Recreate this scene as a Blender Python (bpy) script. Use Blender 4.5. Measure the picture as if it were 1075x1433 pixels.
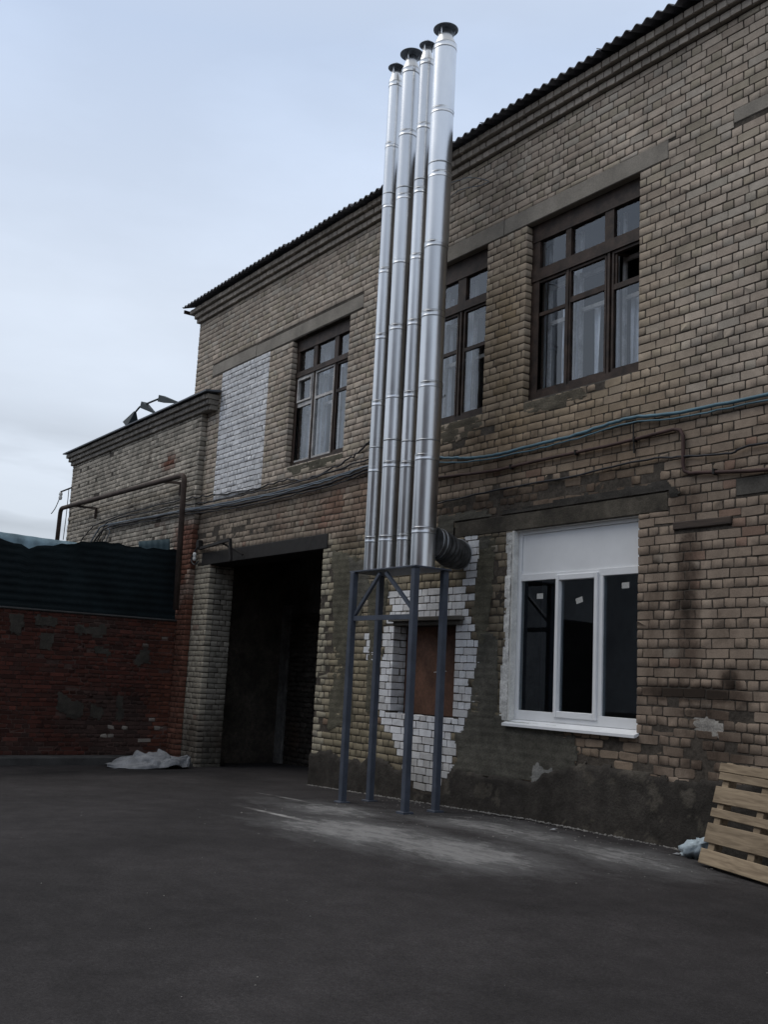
import bpy, math, random
import numpy as np
from mathutils import Vector, Matrix

for o in list(bpy.data.objects):
    bpy.data.objects.remove(o)
SC = bpy.context.scene
COL = SC.collection
random.seed(7)
RNG = np.random.default_rng(11)

# ------------------------------------------------------------------ camera, sky, sun, exposure
cam_d = bpy.data.cameras.new("camera")
cam = bpy.data.objects.new("camera", cam_d)
COL.objects.link(cam)
CAM = Vector((0.0, -8.5, 1.49))
RGT, UPV, FWD = Vector((.5825, .8114, .0494)), Vector((.1024, -.1336, .9857)), Vector((-.8064, .5691, .1609))
m3 = Matrix((RGT, UPV, -FWD)).transposed()
cam.matrix_world = Matrix.Translation(CAM) @ m3.to_4x4()
cam_d.sensor_fit = 'VERTICAL'
cam_d.sensor_height = 36
cam_d.lens = 36.07
cam_d.clip_start = .05
cam_d.clip_end = 2000
SC.camera = cam

SUN_DIR = Vector((-.42, -.38, .82)).normalized()          # from the yard towards the bright part of the overcast
world = bpy.data.worlds.new("World")
SC.world = world
world.use_nodes = True
nt = world.node_tree
nt.nodes.clear()
N = nt.nodes.new
L = nt.links.new
out = N('ShaderNodeOutputWorld')
bg = N('ShaderNodeBackground')
bg.inputs['Strength'].default_value = .1
L(bg.outputs[0], out.inputs[0])
sky = N('ShaderNodeTexSky')
sky.sky_type = 'NISHITA'
sky.sun_disc = False
sky.sun_elevation = math.asin(SUN_DIR.z)
sky.sun_rotation = math.atan2(SUN_DIR.x, SUN_DIR.y)
sky.dust_density = 2.0
tc = N('ShaderNodeTexCoord')
sep = N('ShaderNodeSeparateXYZ')
L(tc.outputs['Generated'], sep.inputs[0])
ramp = N('ShaderNodeValToRGB')
els = ramp.color_ramp.elements
els[0].position, els[0].color = 0.0, (.58, .63, .68, 1)
els[1].position, els[1].color = .95, (.74, .76, .79, 1)
e = els.new(.12); e.color = (.64, .70, .78, 1)
e = els.new(.33); e.color = (.67, .745, .86, 1)
e = els.new(.55); e.color = (.54, .645, .83, 1)
e = els.new(.75); e.color = (.66, .71, .79, 1)
L(sep.outputs['Z'], ramp.inputs[0])
mp = N('ShaderNodeMapping')
mp.inputs['Scale'].default_value = (1.0, 1.0, 3.2)
L(tc.outputs['Generated'], mp.inputs[0])
nz = N('ShaderNodeTexNoise')
nz.inputs['Scale'].default_value = 2.2
nz.inputs['Detail'].default_value = 6
nz.inputs['Roughness'].default_value = .52
L(mp.outputs[0], nz.inputs['Vector'])
mr = N('ShaderNodeMapRange')
mr.inputs['From Min'].default_value = .38
mr.inputs['From Max'].default_value = .64
mr.inputs['To Min'].default_value = .92
mr.inputs['To Max'].default_value = 1.04
L(nz.outputs['Fac'], mr.inputs['Value'])
# a bank of grey cloud low all round the horizon
mp2 = N('ShaderNodeMapping')
mp2.inputs['Scale'].default_value = (1.3, 1.3, 7.0)
mp2.inputs['Location'].default_value = (.35, .1, .15)
L(tc.outputs['Generated'], mp2.inputs[0])
nz2 = N('ShaderNodeTexNoise')
nz2.inputs['Scale'].default_value = 1.7
nz2.inputs['Detail'].default_value = 5
L(mp2.outputs[0], nz2.inputs['Vector'])
mr2 = N('ShaderNodeMapRange')
mr2.inputs['From Min'].default_value = .36
mr2.inputs['From Max'].default_value = .48
L(nz2.outputs['Fac'], mr2.inputs['Value'])
band = N('ShaderNodeValToRGB')
be = band.color_ramp.elements
be[0].position, be[0].color = .05, (.25, .25, .25, 1)
be[1].position, be[1].color = .24, (0, 0, 0, 1)
for p_, v_ in ((.115, .3), (.14, 1.0), (.17, .9)):
    q_ = be.new(p_); q_.color = (v_, v_, v_, 1)
L(sep.outputs['Z'], band.inputs[0])
mul = N('ShaderNodeMath'); mul.operation = 'MULTIPLY'
L(mr2.outputs[0], mul.inputs[0]); L(band.outputs[0], mul.inputs[1])
mul2 = N('ShaderNodeMath'); mul2.operation = 'MULTIPLY_ADD'
mul2.inputs[1].default_value = -.42
mul2.inputs[2].default_value = 1.0
L(mul.outputs[0], mul2.inputs[0])
fac = N('ShaderNodeMath'); fac.operation = 'MULTIPLY'
L(mr.outputs[0], fac.inputs[0]); L(mul2.outputs[0], fac.inputs[1])
f10 = N('ShaderNodeMath'); f10.operation = 'MULTIPLY'; f10.inputs[1].default_value = 10.0
L(fac.outputs[0], f10.inputs[0])
sc_ = N('ShaderNodeVectorMath'); sc_.operation = 'SCALE'
L(ramp.outputs[0], sc_.inputs[0]); L(f10.outputs[0], sc_.inputs['Scale'])
mx = N('ShaderNodeMix'); mx.data_type = 'RGBA'
mx.inputs[0].default_value = .93
L(sky.outputs[0], mx.inputs[6]); L(sc_.outputs[0], mx.inputs[7])
L(mx.outputs[2], bg.inputs['Color'])

sun_d = bpy.data.lights.new("sun", 'SUN')
sun_d.energy = 1.0
sun_d.angle = math.radians(45)
sun_d.color = (1, .95, .87)
sun = bpy.data.objects.new("sun", sun_d)
sun.rotation_euler = SUN_DIR.to_track_quat('Z', 'Y').to_euler()
COL.objects.link(sun)

SC.view_settings.view_transform = 'Standard'
SC.view_settings.look = 'None'
SC.view_settings.exposure = 0.18
SC.view_settings.gamma = 1
SC.view_settings.use_curve_mapping = False

# ------------------------------------------------------------------ numpy noise
def hash2(ix, iy, seed):
    h = (ix.astype(np.int64) * 374761393 + iy.astype(np.int64) * 668265263 + seed * 974634777) & 0xffffffff
    h = ((h ^ (h >> 13)) * 1274126177) & 0xffffffff
    return ((h ^ (h >> 16)) & 0xffff) / 65535.0

def vnoise(x, y, s=1.0, seed=0):
    x = np.asarray(x, float) / s; y = np.asarray(y, float) / s
    ix = np.floor(x); iy = np.floor(y)
    fx = x - ix; fy = y - iy
    fx = fx * fx * (3 - 2 * fx); fy = fy * fy * (3 - 2 * fy)
    a = hash2(ix, iy, seed); b = hash2(ix + 1, iy, seed)
    c = hash2(ix, iy + 1, seed); d = hash2(ix + 1, iy + 1, seed)
    return (a * (1 - fx) + b * fx) * (1 - fy) + (c * (1 - fx) + d * fx) * fy

def fbm(x, y, s=1.0, seed=0, o=4):
    t = 0; a = .5; n = 0
    for i in range(o):
        t = t + a * vnoise(x, y, s, seed + i * 17); n += a; s *= .5; a *= .55
    return t / n

def sstep(a, b, v):
    t = np.clip((v - a) / (b - a), 0, 1)
    return t * t * (3 - 2 * t)

def gz(x):          # height of the yard: level in front of the window, falling away to the red wall
    return -.029 * np.clip(-8.8 - np.asarray(x, float), 0, 10.2)

# ------------------------------------------------------------------ materials
def newmat(name):
    m = bpy.data.materials.new(name)
    m.use_nodes = True
    t = m.node_tree
    return m, t, t.nodes['Principled BSDF']

def noise_mul(t, color_socket, scale, lo, hi, detail=5, pos=None, rough=.6):
    """colour x noise in [lo, hi]"""
    n = t.nodes.new('ShaderNodeTexNoise')
    n.inputs['Scale'].default_value = scale
    n.inputs['Detail'].default_value = detail
    n.inputs['Roughness'].default_value = rough
    if pos is None:
        pos = t.nodes.new('ShaderNodeNewGeometry').outputs['Position']
    t.links.new(pos, n.inputs['Vector'])
    r = t.nodes.new('ShaderNodeMapRange')
    r.inputs['From Min'].default_value = .3
    r.inputs['From Max'].default_value = .7
    r.inputs['To Min'].default_value = lo
    r.inputs['To Max'].default_value = hi
    t.links.new(n.outputs['Fac'], r.inputs['Value'])
    v = t.nodes.new('ShaderNodeVectorMath')
    v.operation = 'SCALE'
    t.links.new(color_socket, v.inputs[0])
    t.links.new(r.outputs[0], v.inputs['Scale'])
    return v.outputs[0], n.outputs['Fac']

def bump(t, b, fac, strength, dist):
    n = t.nodes.new('ShaderNodeBump')
    n.inputs['Strength'].default_value = strength
    n.inputs['Distance'].default_value = dist
    t.links.new(fac, n.inputs['Height'])
    t.links.new(n.outputs[0], b.inputs['Normal'])

def rgb(t, c):
    n = t.nodes.new('ShaderNodeRGB')
    n.outputs[0].default_value = (*c, 1)
    return n.outputs[0]

def blob_mask(t, pos, blobs, edge=1.5):
    """largest of several soft ellipsoids (centre, half sizes, strength)"""
    tot = None
    for c0, sz, amp in blobs:
        d = t.nodes.new('ShaderNodeVectorMath'); d.operation = 'SUBTRACT'; d.inputs[1].default_value = c0
        t.links.new(pos, d.inputs[0])
        q = t.nodes.new('ShaderNodeVectorMath'); q.operation = 'MULTIPLY'; q.inputs[1].default_value = tuple(1 / v if v else 0 for v in sz)
        t.links.new(d.outputs[0], q.inputs[0])
        ln = t.nodes.new('ShaderNodeVectorMath'); ln.operation = 'LENGTH'; t.links.new(q.outputs[0], ln.inputs[0])
        m = t.nodes.new('ShaderNodeMapRange'); m.interpolation_type = 'SMOOTHSTEP'
        m.inputs['From Min'].default_value = edge; m.inputs['From Max'].default_value = 0; m.inputs['To Max'].default_value = amp
        t.links.new(ln.outputs['Value'], m.inputs['Value'])
        if tot is None: tot = m.outputs[0]
        else:
            x = t.nodes.new('ShaderNodeMath'); x.operation = 'MAXIMUM'
            t.links.new(tot, x.inputs[0]); t.links.new(m.outputs[0], x.inputs[1]); tot = x.outputs[0]
    return tot

def noisy(t, mask, pos, scale, lo, hi, stretch=(1, 1, 1), detail=8, rough=.65):
    mpn = t.nodes.new('ShaderNodeMapping'); mpn.inputs['Scale'].default_value = stretch
    t.links.new(pos, mpn.inputs[0])
    n = t.nodes.new('ShaderNodeTexNoise'); n.inputs['Scale'].default_value = scale; n.inputs['Detail'].default_value = detail; n.inputs['Roughness'].default_value = rough
    t.links.new(mpn.outputs[0], n.inputs['Vector'])
    r = t.nodes.new('ShaderNodeMapRange'); r.inputs['From Min'].default_value = lo; r.inputs['From Max'].default_value = hi
    t.links.new(n.outputs['Fac'], r.inputs['Value'])
    mm = t.nodes.new('ShaderNodeMath'); mm.operation = 'MULTIPLY'
    t.links.new(mask, mm.inputs[0]); t.links.new(r.outputs[0], mm.inputs[1])
    return mm.outputs[0]

def crisp(t, mask, pos, scale, off, gain, top, stretch=(1, 1, 1), rough=.7, weight=.55):
    """a mask with ragged, fairly sharp edges: (mask + noise - off) x gain, clamped"""
    mpn = t.nodes.new('ShaderNodeMapping'); mpn.inputs['Scale'].default_value = stretch
    t.links.new(pos, mpn.inputs[0])
    n = t.nodes.new('ShaderNodeTexNoise'); n.inputs['Scale'].default_value = scale; n.inputs['Detail'].default_value = 10; n.inputs['Roughness'].default_value = rough
    t.links.new(mpn.outputs[0], n.inputs['Vector'])
    a = t.nodes.new('ShaderNodeMath'); a.operation = 'MULTIPLY_ADD'; a.inputs[1].default_value = weight
    t.links.new(mask, a.inputs[0]); t.links.new(n.outputs['Fac'], a.inputs[2])
    r = t.nodes.new('ShaderNodeMapRange'); r.inputs['From Min'].default_value = off; r.inputs['From Max'].default_value = off + 1 / gain; r.inputs['To Max'].default_value = top
    t.links.new(a.outputs[0], r.inputs['Value'])
    return r.outputs[0]

def mixc_nodes(t, fac, c, target):
    mixn = t.nodes.new('ShaderNodeMix'); mixn.data_type = 'RGBA'
    t.links.new(fac, mixn.inputs[0]); t.links.new(c, mixn.inputs[6]); mixn.inputs[7].default_value = (*target, 1)
    return mixn.outputs[2]

# soot, damp and run-off on the front of the workshop, in wall coordinates (x, z)
STAINS = [(-6.66, 2.5, .24, 1.3, 1.15), (-6.62, 1.50, .85, .13, 1.6), (-6.45, 1.3, .6, .18, 1.1), (-6.15, 1.64, .16, .18, 1.4), (-7.05, 1.75, .25, .5, .7), (-6.4, .98, .7, .5, 1.0), (-7.0, .95, .4, .7, .75), (-6.2, 2.2, .5, .5, .55), (-7.1, 2.2, .25, 1.2, .6),
          (-9.3, 3.76, 2.9, .24, 1.0), (-11.6, 3.5, 1.1, .45, .85), (-12.9, 3.5, .6, .35, .7), (-8.5, .8, .7, .2, .6), (-6.7, 3.45, .45, .3, .9), (-7.6, 3.7, 1.0, .2, .9), (-9.9, 4.72, .6, .28, .7),
          (-8.35, 4.93, .9, .16, .7), (-15.5, 3.95, 1.8, .14, .6), (-7.1, 2.9, .3, .8, .5), (-9.6, 2.5, .45, 1.4, .45), (-13.3, 1.9, .3, 1.6, .35), (-10.0, 4.2, 1.6, .35, .45), (-17.9, .3, .6, .6, .8)]
def stains(t, c, pos):
    m = blob_mask(t, pos, [((x, 0, z), (sx, 0, sz), a) for x, z, sx, sz, a in STAINS])
    c = mixc_nodes(t, crisp(t, m, pos, 2.6, .70, 3.2, .72, (1, 1, .7), .74), c, (.062, .040, .029))
    return mixc_nodes(t, crisp(t, m, pos, 5.5, .96, 4.0, .85, (1, 1, .8), .76), c, (.022, .016, .012))

def brick_mat(name, per_object):
    m, t, b = newmat(name)
    if per_object:
        n = t.nodes.new('ShaderNodeObjectInfo'); c = n.outputs['Color']
    else:
        n = t.nodes.new('ShaderNodeAttribute'); n.attribute_name = 'Col'; c = n.outputs['Color']
    c, f1 = noise_mul(t, c, 9, .86, 1.14, 4)
    c, f2 = noise_mul(t, c, 70, .85, 1.15, 5)
    pos = t.nodes.new('ShaderNodeNewGeometry').outputs['Position']
    c, _ = noise_mul(t, c, 1.1, .80, 1.18, 6, pos)
    c = stains(t, c, pos)
    t.links.new(c, b.inputs['Base Color'])
    b.inputs['Roughness'].default_value = .92
    b.inputs['Specular IOR Level'].default_value = .2
    bump(t, b, f2, .3, .004)
    return m

def plain(name, c, rough=.8, metal=0.0, var=None, bmp=None, spec=.3):
    m, t, b = newmat(name)
    s = rgb(t, c)
    f = None
    if var:
        for sc, lo, hi in var:
            s, f = noise_mul(t, s, sc, lo, hi)
    t.links.new(s, b.inputs['Base Color'])
    b.inputs['Roughness'].default_value = rough
    b.inputs['Metallic'].default_value = metal
    b.inputs['Specular IOR Level'].default_value = spec
    if bmp and f is not None:
        bump(t, b, f, bmp[0], bmp[1])
    return m

def attr_mat(name, rough=.95):
    m, t, b = newmat(name)
    n = t.nodes.new('ShaderNodeAttribute'); n.attribute_name = 'Col'
    c, f = noise_mul(t, n.outputs['Color'], 6, .72, 1.28, 5)
    c, f2 = noise_mul(t, c, 45, .75, 1.25, 6)
    t.links.new(c, b.inputs['Base Color'])
    b.inputs['Roughness'].default_value = rough
    b.inputs['Specular IOR Level'].default_value = .2
    bump(t, b, f2, .7, .012)
    return m

def glass_mat(name, tint, wave, gloss=.14):
    m, t, b = newmat(name)
    t.nodes.remove(b)
    o = t.nodes['Material Output']
    tr = t.nodes.new('ShaderNodeBsdfTransparent'); tr.inputs[0].default_value = (*tint, 1)
    gl = t.nodes.new('ShaderNodeBsdfGlossy'); gl.inputs['Roughness'].default_value = .015
    gl.inputs[0].default_value = (.9, .93, .96, 1)
    lw = t.nodes.new('ShaderNodeFresnel'); lw.inputs[0].default_value = 1.5
    ad = t.nodes.new('ShaderNodeMath'); ad.operation = 'MULTIPLY_ADD'
    ad.inputs[1].default_value = 1.5; ad.inputs[2].default_value = gloss * .4
    t.links.new(lw.outputs[0], ad.inputs[0])
    gb = t.nodes.new('ShaderNodeNewGeometry')
    inv = t.nodes.new('ShaderNodeMath'); inv.operation = 'SUBTRACT'; inv.inputs[0].default_value = 1.0
    t.links.new(gb.outputs['Backfacing'], inv.inputs[1])
    one = t.nodes.new('ShaderNodeMath'); one.operation = 'MULTIPLY'
    t.links.new(ad.outputs[0], one.inputs[0]); t.links.new(inv.outputs[0], one.inputs[1])
    mix = t.nodes.new('ShaderNodeMixShader')
    t.links.new(one.outputs[0], mix.inputs[0]); t.links.new(tr.outputs[0], mix.inputs[1]); t.links.new(gl.outputs[0], mix.inputs[2])
    n = t.nodes.new('ShaderNodeTexNoise'); n.inputs['Scale'].default_value = 2.2
    g = t.nodes.new('ShaderNodeNewGeometry'); t.links.new(g.outputs['Position'], n.inputs['Vector'])
    bp = t.nodes.new('ShaderNodeBump'); bp.inputs['Strength'].default_value = wave; bp.inputs['Distance'].default_value = .02
    t.links.new(n.outputs['Fac'], bp.inputs['Height'])
    t.links.new(bp.outputs[0], gl.inputs['Normal'])
    t.links.new(mix.outputs[0], o.inputs[0])
    return m

def wood_mat(name, c1, c2, scale=(1, 14, 14)):
    m, t, b = newmat(name)
    tcn = t.nodes.new('ShaderNodeTexCoord')
    mpn = t.nodes.new('ShaderNodeMapping'); mpn.inputs['Scale'].default_value = scale
    oi = t.nodes.new('ShaderNodeObjectInfo')
    sm = t.nodes.new('ShaderNodeVectorMath'); sm.operation = 'SCALE'
    cx = t.nodes.new('ShaderNodeCombineXYZ')
    for i in range(3):
        t.links.new(oi.outputs['Random'], cx.inputs[i])
    t.links.new(cx.outputs[0], sm.inputs[0]); sm.inputs['Scale'].default_value = 37
    t.links.new(tcn.outputs['Object'], mpn.inputs[0]); t.links.new(sm.outputs[0], mpn.inputs['Location'])
    n = t.nodes.new('ShaderNodeTexNoise'); n.inputs['Scale'].default_value = 3; n.inputs['Detail'].default_value = 7
    n.inputs['Distortion'].default_value = .6
    t.links.new(mpn.outputs[0], n.inputs['Vector'])
    r = t.nodes.new('ShaderNodeValToRGB')
    r.color_ramp.elements[0].position, r.color_ramp.elements[0].color = .3, (*c2, 1)
    r.color_ramp.elements[1].position, r.color_ramp.elements[1].color = .66, (*c1, 1)
    t.links.new(n.outputs['Fac'], r.inputs[0])
    hs = t.nodes.new('ShaderNodeMapRange'); hs.inputs['To Min'].default_value = .8; hs.inputs['To Max'].default_value = 1.15
    t.links.new(oi.outputs['Random'], hs.inputs['Value'])
    v = t.nodes.new('ShaderNodeVectorMath'); v.operation = 'SCALE'
    t.links.new(r.outputs[0], v.inputs[0]); t.links.new(hs.outputs[0], v.inputs['Scale'])
    t.links.new(v.outputs[0], b.inputs['Base Color'])
    b.inputs['Roughness'].default_value = .85
    bump(t, b, n.outputs['Fac'], .4, .004)
    return m

def steel_mat(name):
    m, t, b = newmat(name)
    g = t.nodes.new('ShaderNodeNewGeometry')
    mpn = t.nodes.new('ShaderNodeMapping'); mpn.inputs['Scale'].default_value = (1, 1, .35)
    t.links.new(g.outputs['Position'], mpn.inputs[0])
    c, f = noise_mul(t, rgb(t, (.69, .70, .71)), 5, .92, 1.05, 4, mpn.outputs[0])
    oi = t.nodes.new('ShaderNodeObjectInfo')
    hs = t.nodes.new('ShaderNodeMapRange'); hs.inputs['To Min'].default_value = .84; hs.inputs['To Max'].default_value = 1.08
    t.links.new(oi.outputs['Random'], hs.inputs['Value'])
    v = t.nodes.new('ShaderNodeVectorMath'); v.operation = 'SCALE'
    t.links.new(c, v.inputs[0]); t.links.new(hs.outputs[0], v.inputs['Scale'])
    t.links.new(v.outputs[0], b.inputs['Base Color'])
    b.inputs['Metallic'].default_value = 1
    rr = t.nodes.new('ShaderNodeMapRange'); rr.inputs['To Min'].default_value = .26; rr.inputs['To Max'].default_value = .40
    t.links.new(f, rr.inputs['Value']); t.links.new(rr.outputs[0], b.inputs['Roughness'])
    n = t.nodes.new('ShaderNodeTexNoise'); n.inputs['Scale'].default_value = 6; n.inputs['Detail'].default_value = 2
    t.links.new(mpn.outputs[0], n.inputs['Vector'])
    bump(t, b, n.outputs['Fac'], .035, .02)
    return m

M = {}
M['brick'] = brick_mat('brick_each', True)
M['bricks'] = brick_mat('brick_mass', False)
M['mortar'] = plain('mortar', (.056, .047, .038), .95, var=[(2.2, .6, 1.7), (14, .7, 1.4), (40, .7, 1.3)], bmp=(.6, .01))
M['red_mortar'] = plain('red_mortar', (.095, .060, .050), .95, var=[(1.2, .45, 1.35), (40, .7, 1.3)], bmp=(.6, .01))
M['plaster'] = attr_mat('cement_smear')
M['concrete'] = plain('lintel_concrete', (.26, .235, .20), .92, var=[(2.5, .75, 1.2), (50, .85, 1.15)], bmp=(.4, .006))
M['dark_concrete'] = plain('sooty_concrete', (.10, .092, .08), .95, var=[(3, .55, 1.35), (50, .8, 1.2)], bmp=(.5, .008))
M['pale_plaster'] = plain('stained_pale_plaster', (.125, .12, .112), .95, var=[(1.6, .25, 1.7), (12, .7, 1.25)], bmp=(.4, .01))
M['sooty_lintel'] = plain('sooty_lintel', (.085, .074, .058), .95, var=[(1.6, .35, 1.45), (9, .7, 1.3), (50, .8, 1.2)], bmp=(.6, .012))
M['slate'] = plain('weathered_slate', (.19, .195, .21), .9, var=[(2, .6, 1.3), (30, .8, 1.2)], bmp=(.3, .004))
M['sheet_roof'] = plain('grey_roof_sheet', (.10, .11, .125), .5, .3, var=[(2, .7, 1.2)])
M['brown_paint'] = plain('worn_brown_paint', (.036, .023, .017), .6, var=[(7, .45, 1.9), (60, .8, 1.25)], bmp=(.3, .004))
M['pale_paint'] = plain('worn_pale_paint', (.55, .53, .51), .6, var=[(6, .55, 1.2), (50, .8, 1.15)], bmp=(.3, .003))
M['pvc'] = plain('white_plastic', (.80, .81, .82), .35, var=[(3, .93, 1.03)])
M['reveal'] = plain('white_plaster_reveal', (.74, .735, .70), .9, var=[(5, .75, 1.1), (60, .85, 1.1)], bmp=(.4, .005))
M['old_glass'] = glass_mat('old_window_glass', (.94, .96, .98), .03, .05)
M['new_glass'] = glass_mat('new_window_glass', (.62, .66, .69), .02, .10)
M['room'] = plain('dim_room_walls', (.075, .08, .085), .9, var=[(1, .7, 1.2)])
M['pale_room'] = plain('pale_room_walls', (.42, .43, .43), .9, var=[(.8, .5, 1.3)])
M['curtain'] = plain('net_curtain', (.80, .82, .85), .9, var=[(8, .85, 1.1)])
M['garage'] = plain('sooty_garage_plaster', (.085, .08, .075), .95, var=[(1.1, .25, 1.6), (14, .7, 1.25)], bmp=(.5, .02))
M['steel'] = steel_mat('bright_steel')
M['cap_steel'] = plain('dull_cap_steel', (.30, .34, .38), .5, .25, var=[(12, .8, 1.1)])
M['seam'] = plain('dark_seam_steel', (.40, .415, .43), .45, 1.0, var=[(20, .7, 1.1)])
M['stand'] = plain('blue_grey_primer', (.070, .082, .108), .5, 0.0, var=[(5, .8, 1.2), (60, .9, 1.1)], spec=.4)
M['duct'] = plain('grey_ribbed_duct', (.085, .085, .085), .55, .55, var=[(7, .35, 1.4)])
M['rust_pipe'] = plain('rusty_pipe_paint', (.060, .042, .034), .8, var=[(4, .6, 1.4), (50, .7, 1.3)], bmp=(.4, .005))
M['dark_iron'] = plain('dark_iron', (.019, .017, .016), .75, var=[(9, .6, 1.5)])
M['black_cable'] = plain('black_rubber', (.022, .022, .026), .6, var=[(6, .7, 1.4)])
M['blue_cable'] = plain('blue_grey_conduit', (.10, .19, .24), .55, var=[(4, .7, 1.2)])
M['grey_cable'] = plain('grey_blue_conduit', (.16, .19, .22), .55, var=[(4, .7, 1.2)])
M['brown_pipe'] = plain('brown_gas_pipe', (.060, .034, .030), .7, var=[(5, .6, 1.5)])
M['green_sheet'] = plain('dark_green_sheet', (.0085, .0145, .017), .6, .0, var=[(1.3, .6, 1.5), (20, .8, 1.2)], spec=.12)
M['teal_sheet'] = plain('faded_teal_sheet', (.05, .085, .10), .6, var=[(3, .7, 1.25)])
M['flap_sheet'] = plain('pale_blue_sheet', (.19, .28, .33), .5, .2, var=[(4, .65, 1.25)])
M['board'] = plain('rust_brown_board', (.105, .052, .033), .7, var=[(3, .6, 1.4), (25, .8, 1.3)], bmp=(.3, .004))
M['old_wood'] = wood_mat('old_dark_wood', (.07, .05, .038), (.025, .018, .015))
M['pine'] = wood_mat('weathered_pine', (.33, .255, .17), (.17, .125, .08), (1.2, 11, 11))
M['sack'] = plain('grey_woven_sack', (.24, .246, .258), .75, var=[(5, .7, 1.25), (40, .9, 1.1)], bmp=(.4, .01))
M['bag'] = plain('pale_blue_bag', (.42, .50, .55), .5, var=[(14, .6, 1.2)])
M['rubble'] = plain('mortar_rubble', (.22, .21, .195), .95, var=[(30, .6, 1.3)])
M['kerb'] = plain('kerb_concrete', (.062, .060, .058), .95, var=[(3, .7, 1.3), (40, .8, 1.2)], bmp=(.5, .01))
M['sticker'] = plain('glazing_sticker', (.46, .46, .44), .7, var=[(60, .75, 1.1)])
M['lamp'] = plain('dark_lamp_shade', (.022, .032, .036), .6, var=[(9, .8, 1.2)])

# ------------------------------------------------------------------ object helpers
ROOT = {}

def tag(o, label=None, cat=None, group=None, kind=None):
    if label: o['label'] = label
    if cat: o['category'] = cat
    if group: o['group'] = group
    if kind: o['kind'] = kind
    return o

def thing(name, loc, label, cat, group=None):
    o = bpy.data.objects.new(name, None)
    o.location = loc
    o.empty_display_size = .2
    COL.objects.link(o)
    ROOT[o.name] = Vector(loc)
    return tag(o, label, cat, group)

def link(name, me, parent=None, loc=None):
    o = bpy.data.objects.new(name, me)
    COL.objects.link(o)
    if parent is not None:
        o.parent = parent
        ROOT[o.name] = ROOT[parent.name]
    else:
        ROOT[o.name] = Vector((0, 0, 0))
    return o

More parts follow.
